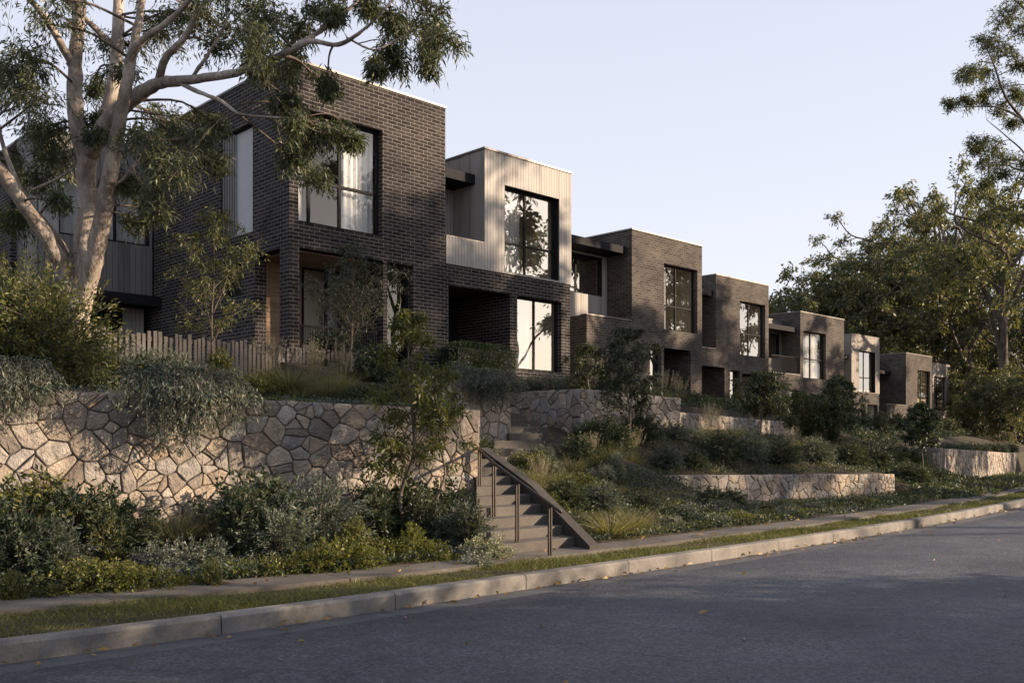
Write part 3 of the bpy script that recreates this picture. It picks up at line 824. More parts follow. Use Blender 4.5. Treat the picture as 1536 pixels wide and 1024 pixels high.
    i.box(xl+th, x1-th, Y+4.0, Y+4.1, zb-.2, zc-.28); i.box(xl+th, x1-th, Y+th, Y+4.0, zb-.25, zb-.2)
    i.box(x1-th-.04, x1-th-.01, Y+th, Y+4.2, zc, zr-.45); i.box(x0+th+.01, x0+th+.04, Y+th, Y+4.2, zc, zr-.45); i.box(x1-th-.04, x1-th-.01, Y+th, Y+4.0, zb-.2, zc-.28)
    i.build('room_lining', M['plaster'], t)
    if up: window(t, fm, *up, mull=mull, trans=tr, curtain=curtain, glass=glass)
    for l in low:
        o = l[:4]; kind = l[4]
        if kind == 'glass': window(t, fm, *o, mull=l[5] if len(l) > 5 else (.5,), curtain=((0, .5),), glass=glass)
        elif kind == 'dark': window(t, fm, *o, mull=(), glass='glass')
        elif kind == 'porch':
            p = MB(); x, X, z, Z = o
            p.box(x-.12, x, Y+th, Y+porch, z-.2, Z); p.build('porch_side_wall', M[mat], t); p = MB(); p.box(X, X+.12, Y+th, Y+porch, z-.2, Z); p.build('porch_side_wall', M[mat], t)
            c = MB(); boards(c, front_map(Y+porch), x, X-.95, z-.2, Z, bw=.11); c.build('porch_cladding', M['timber_dark' if mat == 'brick' else 'timber'], t)
            q = MB(); q.box(x-.12, X+.12, Y+porch, Y+porch+.1, z-.2, Z+.1); q.build('porch_back_wall', M['dark'], t)
            s = MB(); s.box(x-.12, X+.12, Y+th, Y+porch, Z+.004, Z+.06); s.build('porch_soffit', M['dark'], t)
            dd = MB(); dd.box(X-.93, X-.03, Y+porch-.05, Y+porch-.005, z-.15, z+2.1); d_ = dd.build('door', M['dark'], t)
            h = MB(); h.box(X-.86, X-.83, Y+porch-.09, Y+porch-.055, z+.7, z+1.3); h.build('handle', M['rail'], d_)
    return t

# --- corner brick house with the big window and open porch (hand-built lower level)
YB = 19.0; XB0 = float(xf(434, YB)); XB1 = float(xf(668, YB)); ZB, ZBR = 3.4, float(zf(668, 163, YB))
up = op(448, 574, 196, 355, YB)
def build_corner_house():
    th = .3; t = thing('townhouse', 'tall dark brick corner townhouse with a big four pane window above an open porch', 'house', ((XB0+XB1)/2, YB+5, ZB), 'row of townhouses above the street')
    zt = float(zf(620, 399, YB)); xp = float(xf(449, YB)); xr = float(xf(575, YB)); xw = float(xf(620, YB))
    base = ZB-2
    # left face openings
    bl = (yx(379, XB0), yx(330, XB0), zx(379, 347, XB0), zx(379, 183, XB0))
    so = (YB+.42, YB+1.55, ZB-.05, zt)
    sw = (yx(362, XB0), yx(335, XB0), zx(362, 443, XB0), zx(362, 394, XB0))
    w = MB()
    ops = [up, (xp, xr, ZB-.05, zt), (xr+.12, xw, ZB+.1, zt)]
    wall_grid(w, front_map(YB), XB0, XB1, base, ZBR, ops, th)
    wall_grid(w, left_map(XB0), YB+th, YB+11, base, ZBR, [bl, so, sw], th)
    wall_grid(w, left_map(XB1-th), YB+th, YB+11, base, ZBR, [], th)
    wall_grid(w, front_map(YB+11-th), XB0+th, XB1-th, base, ZBR-.2, [], th)
    w.box(xr+.02, xr+.11, YB+th, YB+2.0, ZB-.05, zt)
    w.build('brick_wall', M['brick'], t)
    c = MB(); cap_ring(c, XB0, XB1, YB, YB+11, ZBR, .34); c.build('parapet_cap', M['cap'], t)
    c = MB(); c.box(XB0+th, XB1-th, YB+th, YB+11-th, ZBR-.55, ZBR-.3); c.build('roof', M['roofing'], t)
    c = MB(); c.box(XB0+th, XB1-th, YB+th, YB+11-th, zt+.006, zt+.3); c.build('floor_slab', M['plaster'], t)
    c = MB(); boards(c, lambda a, d, z: (z, a, zt+.004+d), YB+th, YB+2.0, XB0+th, xr, bw=.12); c.build('porch_soffit', M['timber_soffit'], t)
    # porch: warm timber back wall, glazed doors, planter rail
    c = MB()
    n = 22; z0 = ZB-.05
    for i in range(n):
        za = z0+(zt-z0)*i/n; zc = z0+(zt-z0)*(i+1)/n-.008
        c.box(XB0+th, XB0+1.55, YB+2.0, YB+2.03, za, zc)
        c.box(XB0+3.0, xr+.02, YB+2.0, YB+2.03, za, zc)
    c.build('porch_timber_wall', M['timber_warm'], t)
    c = MB(); c.box(XB0+th, XB1-th, YB+2.31, YB+2.4, z0, zt); c.box(XB0+th, XB0+1.55, YB+2.03, YB+2.31, z0, zt); c.box(XB0+3.0, XB1-th, YB+2.03, YB+2.31, z0, zt); c.box(XB0+th, xr, YB+th, YB+2.0, z0-.06, z0); c.build('porch_back_wall', M['plaster'], t)
    window(t, front_map(YB+1.95), XB0+1.55, XB0+3.0, z0, zt, mull=(.5,), trans=(), rev=.02, curtain=((.55, 1),), name='porch_door')
    # upper room
    c = MB(); zc = zt+.3
    c.box(XB0+th, XB1-th, YB+4.4, YB+4.5, zc, ZBR-.55)
    c.box(XB0+th, XB0+1.9, YB+4.3, YB+4.39, zc+.9, zc+1.5)
    c.box(XB1-th-.04, XB1-th-.01, YB+th, YB+4.4, zc, ZBR-.55); c.box(XB0+th+.01, XB0+th+.04, YB+th, YB+4.4, zc, ZBR-.55) if False else None
    c.build('room_lining', M['plaster'], t)
    window(t, front_map(YB), *up, mull=(.16, .52), trans=(.40,), curtain=((.0, .14), (.62, 1.0)), glass='glass', fw=.065)
    window(t, front_map(YB), xr+.12, xw, ZB+.1, zt, glass='glass', fw=.06, rev=.22)
    window(t, left_map(XB0), *bl, mull=(), curtain=((.0, 1.0),), glass=None, rev=.1, blind=True, fw=.04)
    window(t, left_map(XB0), *sw, mull=(), glass='glass', rev=.1, fw=.04)
    c = MB()
    for i in range(5): c.box(XB0+.05, XB0+.075, bl[1]-.12-i*.13, bl[1]-.05-i*.13, bl[2]+.05, bl[3]-.05)
    c.build('window_fins', M['timber_dark'], t)
    c = MB()
    for i in range(34):
        x = xp+.1+i*(xr-xp-.1)/34; c.box(x, x+.016, YB+.12, YB+.136, z0, z0+.95)
    c.box(xp, xr, YB+.10, YB+.155, z0+.95, z0+.99); c.build('porch_balustrade', M['metal'], t)
build_corner_house()

# --- timber upper volume next door
YC = 19.02; XC0 = float(xf(727, YC)); XC1 = float(xf(855, YC))
house('silvered timber and dark brick townhouse beside the corner house, with a tall sliding door', YC, XB1+.02, XC0, XC1, 3.4, float(zf(855, 261, YC)), float(zf(727, 365.5, YC)), 1.3,
      op(756, 838, 299, 421.5, YC), [op(673, 765, 441, None, YC, 3.4)+('porch',), op(776, 842, 453, 559, YC)+('glass', (.47,))],
      clad='timber', zm=float(zf(855, 425.5, YC)), curtain=((0, .45),), mull=(.45,), tr=(.36,))
YD = 21.4
house('brick townhouse in the middle with a pale timber recess under a black awning', YD, float(xf(880, YD)), float(xf(948, YD)), float(xf(1053, YD)), 2.95, float(zf(1053, 370, YD)), float(zf(947, 481, YD)), 1.15,
      op(996, 1046, 405.4, 501, YD), [op(975, 992, 523, None, YD, 3.0)+('glass', ()), op(996, 1036, 526, None, YD, 2.95)+('porch',)], mat='brick_tan', mull=(.45,), tr=(.38,))
YE = 24.6
house('grey brown brick townhouse with a timber lined carport, third brick house from the corner', YE, float(xf(1040, YE)), float(xf(1074, YE)), float(xf(1153, YE)), 2.95, float(zf(1153, 429, YE)), float(zf(1074, 523.5, YE)), .75,
      op(1110, 1148, 458, 537, YE), [op(1052, 1087, 551, None, YE, 2.95)+('porch',), op(1095, 1110, 556, None, YE, 2.95)+('glass', ()), op(1113, 1149, 563, None, YE, 2.95)+('porch',)], mat='brick_tan', mull=(.45,), tr=(.42,))
YF = 27.0
house('fourth brick townhouse from the corner, with a dark square window and balcony recess', YF, float(xf(1160, YF)), float(xf(1200.6, YF)), float(xf(1266, YF)), 2.6, float(zf(1266, 480, YF)), float(zf(1200.6, 562.5, YF)), 1.15,
      op(1205, 1239, 501, 570, YF), [op(1184, 1199, 586, None, YF, 2.7)+('dark',), op(1216, 1236, 592, None, YF, 2.6)+('porch',)], mat='brick_tan', mull=(.42,), tr=(.42,), glass='glass', curtain=((.0, .95),), rec_mat='timber_dark', rail=True)
YG = 29.8
house('small pale timber fronted townhouse far along the row, narrow window with one mullion', YG, float(xf(1266, YG)), float(xf(1277, YG)), float(xf(1318.5, YG)), 2.5, float(zf(1318.5, 508, YG)), float(zf(1278, 584, YG)), .9,
      op(1288, 1312.5, 529, 589.4, YG), [op(1301, 1316, 607, None, YG, 2.5)+('porch',)], mat='brick_tan', clad='timber_brown', zm=float(zf(1318, 590, YG)), mull=(.45,), tr=(.36,), rec_win=False)
YH = 31.5
house('beige brick townhouse second from the far end, with a dark recess on its left', YH, float(xf(1330, YH)), float(xf(1359, YH)), float(xf(1398, YH)), 2.4, float(zf(1398.5, 535.6, YH)), float(zf(1358, 607.7, YH)), 2.1,
      op(1376, 1395, 557, 613, YH), [op(1362, 1372, 626, None, YH, 2.4)+('porch',)], mat='brick_tan', mull=(.45,), tr=(.36,))
YI = 33.5
house('pale rendered townhouse at the far end of the row', YI, float(xf(1398.8, YI))-.05, float(xf(1398.8, YI)), float(xf(1424.8, YI)), 2.3, float(zf(1424.8, 548, YI)), 5.2, 0,
      op(1401, 1419.5, 566, 616.6, YI), [op(1405, 1420, 634, None, YI, 2.3)+('porch',)], mat='render', mull=(.4,), tr=(.36,))

# --- house behind the gum tree on the left
def build_left_house():
    Y = 26.2; x0 = float(xf(57, Y)); x1 = XB0-.05; zr = 9.75; z0 = float(zf(228, 447, Y)); zb = 3.45
    t = thing('townhouse', 'timber clad townhouse half hidden behind the gum tree on the left', 'house', ((x0+x1)/2, Y+4, zb), 'row of townhouses above the street')
    o = (float(xf(88, Y)), float(xf(229, Y))-.1, float(zf(174, 363, Y)), zr-1.1); th = .25
    c = MB(); boards(c, front_map(Y), x0, x1, z0, zr, [o], bw=.16); boards(c, left_map(x0), Y+.0, Y+1.6, z0, zr, bw=.16); c.build('timber_cladding', M['timber_dark'], t)
    c = MB(); boards(c, lambda a, d, z: (a, Y-.031+d, z), x0, o[0]-.02, o[2], zr, bw=.16); c.build('sunlit_tone_cladding', M['timber'], t)  # paler boards: sunlight on the left part put into their colour
    w = MB(); wall_grid(w, front_map(Y), x0, x1, z0, zr-.03, [o], th); wall_grid(w, left_map(x0), Y+th, Y+1.6, z0, zr-.03, [], th); w.build('wall_backing', M['dark'], t)
    w = MB(); wall_grid(w, left_map(x0-.2), Y+1.6, Y+12, zb-1, zr-.2, [], th); wall_grid(w, front_map(Y+12), x0, x1, zb-1, zr-.2, [], th); wall_grid(w, front_map(Y+3.2), x0-.2+th, x1, zb-1, z0, [], th)
    w.build('brick_wall', M['brick'], t)
    w = MB(); w.box(x0+th, x1, Y+th, Y+12, zr-.5, zr-.3); w.build('roof', M['roofing'], t)
    w = MB(); w.box(x0+th, x1, Y+th, Y+12, z0+.02, z0+.25); w.box(x0+th, x1, Y+3.4, Y+3.5, z0+.25, zr-.5); w.build('room_lining', M['plaster'], t)
    w = MB(); w.box(x0-.03, x1, Y-.05, Y+.28, zr, zr+.05); w.box(x0-.05, x0+.3, Y+.28, Y+12, zr, zr+.05); w.build('parapet_cap', M['cap'], t)
    w = MB(); w.box(float(xf(110, Y)), x1+.0, Y-.55, Y+.3, z0-.3, z0-.02); w.build('canopy', M['metal'], t)
    w = MB(); w.box(x0, x1, Y+.32, Y+3.2, z0-.12, z0-.04); w.build('carport_soffit', M['timber'], t)
    w = MB(); boards(w, front_map(Y+.3), float(xf(196, Y)), float(xf(222, Y)), zb-.5, z0-.3, bw=.12); w.box(float(xf(196, Y))+.01, float(xf(222, Y))-.01, Y+.297, Y+.6, zb-.5, z0-.3); w.build('carport_column', M['timber'], t)
    window(t, front_map(Y), *o, mull=(.62,), curtain=((.0, .61), (.63, 1.0)), glass='glass_mirror', rev=.06, cd=.13)  # left curtain added to imitate the pane's bright reflection; right curtain is real
build_left_house()

# ------------------------------------------------------------------ steps, stringer and handrail
def XL(Y): return float(np.interp(Y, [9.0, 11.2, 11.7, 12.4], [8.15, 10.14, 10.2, 10.6]))
def XR(Y): return 10.0+(Y-9.03)*.37
st = thing('staircase', 'concrete steps climbing from the footpath beside the tall stone wall', 'steps', (9.2, 9.1, .15), 'concrete flights of steps')
NR, RS, TR = 9, .132, .345
for k in range(NR):
    y0 = 9.03+k*TR; y1 = y0+TR+(.03 if k < NR-1 else .9); z = .15+RS*(k+1)
    m = MB()
    m.prism([(XL(y0)-.05, y0, z-RS-.12), (XR(y0), y0, z-RS-.12), (XR(y1), y1, z-RS-.12), (XL(y1)-.05, y1, z-RS-.12)],
            [(XL(y0)-.05, y0, z), (XR(y0), y0, z), (XR(y1), y1, z), (XL(y1)-.05, y1, z)])
    m.build('step', M['step'], st, bevel=.008)
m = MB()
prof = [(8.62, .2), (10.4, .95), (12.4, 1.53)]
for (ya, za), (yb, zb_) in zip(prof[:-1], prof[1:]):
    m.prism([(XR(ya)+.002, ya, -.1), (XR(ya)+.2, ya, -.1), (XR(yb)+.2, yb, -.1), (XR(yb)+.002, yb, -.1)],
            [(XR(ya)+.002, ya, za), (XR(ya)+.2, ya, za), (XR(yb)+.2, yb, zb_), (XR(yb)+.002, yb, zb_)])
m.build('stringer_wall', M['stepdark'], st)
hr = thing('handrail', 'bronze metal handrail on thin posts running up the lower steps', 'handrail', (8.9, 8.8, .15), 'metal handrails at the steps')
posts = [at_d(825, 832, 12.35), at_d(776, 812, 12.75), at_d(741, 784, 13.7), at_d(719.5, 735, 14.9)]
tops = [at_d(825, 757, 12.35), at_d(776, 722, 12.75), at_d(741, 696, 13.7), at_d(719.5, 676, 14.9)]
for p, q in zip(posts, tops):
    zg = .15 if p[1] < 9.03 else .15+RS*(1+int((p[1]-9.03)/TR))
    m = MB()
    for dx in (-.022, .022):
        m.box(p[0]+dx-.009, p[0]+dx+.009, p[1]-.012, p[1]+.012, zg-.01, q[2])
    m.build('post', M['rail'], hr)
m = MB(); m.tube([tuple(a+b for a, b in zip(t_, (0, 0, .012))) for t_ in [at_d(842, 769, 12.2)]+tops+[at_d(712, 668, 15.2)]], .024, 10); m.build('rail', M['rail'], hr, smooth=True)

up2 = thing('staircase', 'upper concrete steps turning between the stone walls to the terrace', 'steps', (13.5, 14, 1.34), 'concrete flights of steps')
m = MB(); m.prism([(10.45, 12.37, .9), (11.45, 12.52, .9), (13.6, 13.6, .9), (11.8, 13.6, .9)], [(10.45, 12.37, 1.345), (11.45, 12.52, 1.345), (13.6, 13.6, 1.345), (11.8, 13.6, 1.345)]); m.build('landing', M['step'], up2)
for k in range(6):
    y0 = 13.6+k*.4; y1 = y0+.43+(2.4 if k == 5 else 0); z = 1.345+.158*(k+1)
    a = float(np.interp(y0, [13.6, 14.4, 15.6], [12.25, 13.9, 14.3])); b = float(np.interp(y0, [13.6, 14.8, 15.6], [13.7, 15.5, 15.8]))
    m = MB(); m.box(a, b, y0, y1, z-.5, z); m.build('step', M['step'], up2, bevel=.008)

hr2 = thing('handrail', 'pair of slim metal rails descending in front of the dark wall at far right', 'handrail', (31.5, 14.5, .8), 'metal handrails at the steps')
for off in (0, 1.0):
    a = at_d(1306+off*9, 672+off*2, 34); b = at_d(1342+off*3, 690+off*1, 33)
    m = MB(); m.tube([a, b], .03, 8); m.build('rail', M['rail'], hr2)
    m = MB()
    for p in (a, b): m.tube([(p[0], p[1], float(H(p[0], p[1]))-.1), p], .022, 6)
    m.build('posts', M['rail'], hr2)

# ------------------------------------------------------------------ picket fence
fn = thing('picket_fence', 'weathered pale timber picket fence above the tall stone wall', 'fence', (9.5, 17.3, 3.0))
m = MB(); rg = random.Random(3); x = 6.2; FY = 17.3
while x < 12.9:
    w_ = .05+rg.random()*.022; zt = 3.66-.012*(x-6)+rg.uniform(-.06, .05); dy = rg.uniform(-.008, .008)
    m.box(x, x+w_, FY+dy, FY+.02+dy, 2.6, zt); x += w_+.022+rg.random()*.03
m.build('pickets', M['picket'], fn)
for z in (2.95, 3.5):
    m = MB(); m.box(6.1, 13.0, FY+.03, FY+.07, z, z+.08); m.build('rail', M['picket'], fn)
for x in (6.6, 8.7, 10.8, 12.8):
    m = MB(); m.box(x, x+.09, FY+.071, FY+.16, 2.5, 3.68); m.build('post', M['picket'], fn)

# ------------------------------------------------------------------ the gum tree
def gum():
    rg = np.random.default_rng(11)
    base = at_d(120, 560, 14.5)
    t = thing('gum_tree', 'big pale barked gum tree with spreading limbs in front of the left houses', 'tree', (base[0], base[1], float(H(base[0], base[1]))))
    def limb(pts, rads, n=5):
        P = spline([at_d(*p) for p in pts], n); r = np.interp(np.linspace(0, len(rads)-1, len(P)), range(len(rads)), rads)
        return P+rg.normal(size=P.shape)*r[:, None]*.06, r*(1+.05*rg.normal(size=len(r)))
    limbs = [
        limb([(122, 590, 14.5), (119, 540, 14.5), (117, 490, 14.5), (118, 440, 14.5), (124, 400, 14.5), (130, 330, 14.5), (129, 245, 14.4), (114, 170, 14.3), (112, 100, 14.2), (118, 30, 14.1), (121, -50, 14), (130, -160, 14), (150, -260, 14)], [.27, .205, .18, .17, .168, .15, .14, .12, .105, .095, .085, .06, .03]),
        limb([(120, 470, 14.5), (131, 425, 14.4), (146, 365, 14.2), (160, 290, 14.0), (174, 210, 13.8), (188, 140, 13.6), (196, 90, 13.5), (207, 40, 13.4), (216, -30, 13.3), (230, -150, 13.2)], [.14, .14, .135, .115, .10, .085, .07, .055, .045, .03]),
        limb([(128, 250, 14.4), (142, 208, 14.6), (160, 170, 14.8), (171, 120, 14.9), (176, 70, 15), (178, 10, 15.1), (183, -60, 15.2), (195, -170, 15.4)], [.12, .12, .11, .10, .095, .085, .07, .04]),
        limb([(133, 235, 14.4), (158, 188, 14.2), (195, 150, 13.9), (235, 127, 13.6), (275, 121, 13.3), (330, 114, 13.0), (390, 98, 12.7), (440, 73, 12.4), (468, 62, 12.3), (508, 67, 12.2), (545, 45, 12.1), (572, 20, 12.0), (600, -15, 12)], [.13, .13, .115, .085, .07, .06, .05, .042, .034, .028, .022, .018, .012]),
        limb([(438, 73, 12.4), (488, 42, 12.6), (522, 15, 12.7), (550, -12, 12.8), (580, -50, 13)], [.032, .03, .024, .018, .012]),
        limb([(520, 57, 12.2), (560, 75, 12.1), (590, 62, 12.1), (615, 50, 12)], [.014, .012, .01, .007]),
        limb([(238, 124, 13.6), (248, 88, 13.4), (276, 58, 13.2), (294, 25, 13.0), (320, -20, 12.8), (345, -90, 12.6)], [.06, .052, .046, .04, .03, .02]),
        limb([(190, 95, 13.5), (212, 62, 13.3), (248, 36, 13.1), (280, 5, 12.9), (310, -45, 12.7)], [.06, .05, .042, .034, .02]),
        limb([(262, 121, 13.4), (298, 138, 13.1), (332, 152, 12.8), (360, 171, 12.5), (395, 175, 12.3), (440, 178, 12.1)], [.034, .028, .024, .018, .014, .009]),
        limb([(285, 121, 13.3), (308, 88, 13.1), (328, 55, 13.0), (345, 20, 12.9)], [.026, .022, .017, .01]),
        limb([(112, 105, 14.2), (95, 72, 14.0), (72, 32, 13.7), (45, 0, 13.4), (0, -50, 13)], [.065, .06, .05, .045, .03]),
        limb([(170, 70, 15), (142, 42, 14.7), (112, 15, 14.5), (85, -15, 14.3), (40, -70, 14)], [.05, .045, .038, .03, .02]),
        limb([(116, 470, 14.5), (96, 405, 14.3), (70, 358, 14.0), (32, 302, 13.6), (0, 256, 13.3), (-60, 190, 12.9), (-130, 110, 12.5)], [.13, .125, .115, .10, .095, .08, .05]),
        limb([(104, 385, 14.4), (76, 345, 14.2), (46, 308, 14.1), (20, 260, 14.0), (2, 208, 13.9), (-10, 150, 13.8)], [.06, .055, .045, .035, .028, .018]),
        limb([(48, 285, 14.1), (82, 270, 14.3), (108, 255, 14.4)], [.018, .02, .022]),
        limb([(166, 285, 14.0), (190, 262, 13.8), (212, 232, 13.6), (228, 205, 13.4)], [.022, .018, .014, .01]),
    ]
    tb = Tubes(); lf = []
    for P, r in limbs: tb.add(P, r, 12)
    trunk = tb.build('trunk', M['gumbark'], t)
    tb2 = Tubes()
    cl = [(30, 60, 62), (85, 25, 58), (55, 125, 55), (18, 175, 60), (70, 185, 52), (88, 235, 42), (60, 215, 40), (10, 110, 45), (150, 55, 46), (225, 40, 50), (262, 20, 45), (300, 35, 50), (345, 20, 52), (385, 55, 44), (345, 70, 40), (400, 15, 40), (435, 25, 36), (420, 85, 34), (375, 92, 28),
          (620, 25, 44), (596, 78, 36), (640, 55, 36), (645, 10, 34), (612, -25, 36), (590, 30, 30), (565, 100, 14), (655, 88, 20), (240, 165, 46), (215, 210, 44), (262, 232, 44), (295, 205, 32), (240, 255, 34), (195, 285, 32), (238, 318, 26), (205, 330, 20), (310, 245, 26), (330, 190, 22),
          (440, 175, 26), (470, 205, 34), (492, 200, 22), (450, 235, 30), (475, 262, 26), (522, 212, 14), (490, 130, 14), (430, 150, 22), (60, 265, 30), (85, 300, 16), (5, 330, 34), (-10, 250, 40), (140, 130, 28), (190, 110, 26),
          (130, 190, 20), (330, -40, 60), (420, -50, 50), (250, -70, 70), (150, -90, 70), (60, -80, 70), (-50, 20, 70), (-80, 120, 70), (520, -40, 40), (600, -70, 40), (180, -200, 80), (300, -150, 70), (470, 15, 22), (500, 20, 16), (545, 12, 18)]
    clumps = []
    for u, v, r in cl:
        d = 12.0+2.2*rg.random() if u > 380 else 12.6+3.4*rg.random()
        for k in range(2):
            c = np.array(at_d(u+rg.normal()*r*.35, v+rg.normal()*r*.35, d+rg.normal()*.5)); clumps.append((c, r*.92*d/F))
    foliate(tb2, lf, limbs, clumps, rg, twigs=18, per=24, leaf=(.105, .021), droop=.35, scatter=.05, maxr=.022, twig_r=.005)
    tb2.build('twigs', M['bark'], t)
    leaf_obj('crown', lf, M['gumleaf'], t)
gum()

# ------------------------------------------------------------------ young trees
def young_tree(label, u, Y, vtop, wpx, seed, mat='oliveleaf', leaf=(.085, .026), nb=26, per=13, start=.28, z=None, stems=1, slim=1.0, group=None, name='young_tree', lean=0, tg=8):
    rg = np.random.default_rng(seed); X = float(xf(u, Y)); kx, ky = ray(u); d = Y/ky; s = F/d
    zb = float(H(X, Y))-.05 if z is None else z; zt = EYE+(V0-vtop)/s; h = zt-zb; cr = wpx/s/2
    t = thing(name, label, 'tree', (X, Y, zb), group)
    tb = Tubes(); lf = []; limbs = []; clumps = []
    for k in range(stems):
        off = np.array([rg.normal()*.12, rg.normal()*.12, 0]) if k else np.zeros(3); hh = h*(1 if k == 0 else .75)
        P = spline([np.array([X, Y, zb])+off*i*1.2+np.array([lean*i/5*h*.1+rg.normal()*.02*h*(i > 0), rg.normal()*.02*h*(i > 0), hh*i/5]) for i in range(6)], 5)
        r = np.linspace(.014*h/2.2+.012, .005, len(P)); tb.add(P, r, 7); limbs.append((P, r))
        for b in range(nb):
            f = start+(1-start)*((b+.5)/nb); i = int(f*(len(P)-1)); a = P[i]
            an = b*2.4+rg.random()*.8; q_ = (f-start)/(1-start); prof = min(1, .55+q_*1.8)*(1-q_)**.75+.12
            ln = cr*prof*(.65+.5*rg.random()); e = a+np.array([math.cos(an)*ln, math.sin(an)*ln, ln*(.5+.6*rg.random())])
            e[2] = min(e[2], zt)
            bp = spline([a, (a+e)/2+np.array([0, 0, .06*ln])+rg.normal(size=3)*.04*ln, e], 4); br = np.linspace(max(r[i]*.45, .005), .003, len(bp))
            tb.add(bp, br, 4); limbs.append((bp, br))
            clumps.append((e, max(.12, ln*.42))); 
            if ln > .4: clumps.append(((a+e)/2+np.array([0, 0, .1]), ln*.36))
        clumps.append((P[-1], cr*.3))
    foliate(tb, lf, limbs, clumps, rg, twigs=tg, per=per, leaf=leaf, droop=.2, scatter=.03, maxr=.006, twig_r=.003)
    tb.build('trunk', M['bark'], t)
    leaf_obj('crown', lf, M[mat], t)
    return t
G = 'young trees in the gardens'
young_tree('young tree with yellow green sunlit leaves in front of the tall stone wall', 617, 10.35, 472, 165, 21, 'limeleaf', (.095, .028), nb=32, per=11, start=.22, group=G, z=.2)
young_tree('slender young tree with a pale stem, right beside the yellow green tree', 652, 10.3, 560, 90, 22, 'oliveleaf', (.085, .024), nb=14, per=9, start=.35, group=G, z=.25, lean=.6)
young_tree('young dark green tree on the bank right of the steps', 937, 13.6, 496, 112, 23, 'gumleaf', (.095, .034), nb=34, per=12, start=.32, group=G)
young_tree('young tree on the bank behind the low stone wall, left of the pale shrub', 1142, 14.2, 562, 78, 24, 'gumleaf', (.10, .04), nb=34, per=12, start=.36, group=G)
young_tree('light olive bushy tree between the two dark bank trees', 1198, 15.6, 592, 75, 25, 'oliveleaf', (.10, .032), nb=20, per=12, start=.2, group=G, stems=3)
young_tree('young tree with some golden leaves on the bank above the end of the low wall', 1258, 14.4, 568, 72, 26, 'gumleaf', (.105, .042), nb=32, per=12, start=.34, group=G)
young_tree('dark young tree with a bare stem in front of the far wall corner', 1381, 12.6, 610, 62, 27, 'darkleaf', (.11, .045), nb=34, per=13, start=.38, group=G)
young_tree('airy young tree growing before the shaded brick side wall of the corner house', 318, 15.6, 322, 160, 28, 'oliveleaf', (.075, .022), nb=30, per=9, start=.2, group=G)
young_tree('thin open tree before the porch of the corner house', 527, 16.2, 374, 150, 29, 'gumleaf', (.075, .022), nb=26, per=7, start=.3, group=G, stems=2)
young_tree('small leafy tree at the foot of the terrace wall, left of the dark bank tree', 885, 15.9, 520, 70, 30, 'oliveleaf', (.085, .03), nb=18, per=12, start=.1, group=G)
young_tree('bushy tree beside the far end house', 1446, 24, 630, 40, 31, 'farleaf', (.16, .06), nb=22, per=12, start=.1, group=G)

# ------------------------------------------------------------------ garden shrubs
W1 = 'shrubs in the bed below the tall stone wall'; W2 = 'plants on top of the tall stone wall'; BK = 'plants on the bank right of the steps'; LW = 'plants in front of the low stone wall'; TE = 'plants on the upper terrace'; FW = 'plants near the far wall'
P_ = plant_u
# below the big wall
P_('round', 'oliveleaf', 40, 11.3, 1.0, 'golden green leafy shrub against the stone wall at the left frame edge', group=W1)
P_('round', 'darkleaf', 110, 11.1, .98, 'dark glossy shrub against the stone wall, right of the golden green one', group=W1, seed=2)
P_('round', 'darkleaf', 20, 10.6, .85, 'dark shrub low at the left frame edge in front of the golden green one', group=W1)
P_('needle', 'greyleaf', 75, 10.5, .7, 'grey green needle leaved shrub between dark shrubs near the left edge', group=W1)
P_('upright', 'oliveleaf', 150, 10.55, .62, 'upright bronze tipped shrub near the path, left of the silver shrub', group=W1)
P_('round', 'darkleaf', 180, 10.95, .75, 'dark mounded shrub below the stone wall, under the trailing plant', group=W1, seed=2)
P_('fine', 'blade', 265, 10.9, .95, 'arching dark grass clump below the bare patch of stone wall', cat='grass', group=W1)
P_('fine', 'blade', 310, 10.95, .85, 'second arching grass clump, right of the grass below the bare stone', cat='grass', group=W1, seed=2)
P_('silver', 'silverleaf', 240, 10.25, .75, 'small silvery white flecked shrub in front of the arching grass', group=W1)
P_('silver', 'greyleaf', 300, 10.2, .8, 'grey leaved low shrub right of the silvery one near the path', group=W1)
P_('round', 'darkleaf', 385, 10.8, 1.05, 'tall dark shrub with a jagged top below the middle of the stone wall', group=W1)
P_('upright', 'darkleaf', 365, 10.35, .8, 'upright dark shrub in front of the jagged dark shrub', group=W1)
P_('needle', 'greyleaf', 470, 10.35, 1.08, 'large blue grey rounded needle leaved shrub in the bed', group=W1)
P_('needle', 'greyleaf', 420, 10.1, .8, 'smaller blue grey needle shrub left of the large rounded one', group=W1, seed=2)
P_('upright', 'darkleaf', 555, 10.4, .85, 'upright green shrub left of the young tree stem', group=W1, seed=2)
P_('round', 'darkleaf', 600, 10.75, .9, 'dense dark shrub behind the young tree stem', group=W1, seed=2)
P_('round', 'darkleaf', 665, 10.6, .85, 'dark shrub right of the young tree stem by the wall end', group=W1)
P_('upright', 'gumleaf', 640, 10.0, .72, 'feathery upright shrub in front of the wall end', group=W1)
P_('needle', 'greyleaf', 690, 9.75, .72, 'grey green shrub beside the lower steps', group=W1, seed=2)
P_('needle', 'greyleaf', 712, 9.85, .5, 'small grey shrub against the left ends of the lower steps', group=W1)
P_('silver', 'silverleaf', 728, 8.98, .85, 'pale tufted plant spilling at the foot of the steps', group=W1)
P_('upright', 'gumleaf', 700, 9.45, .62, 'feathery shrub between the bed and the bottom step', group=W1, seed=2)
lowlab = 'low yellow green ground cover plant along the path edge below the tall wall'
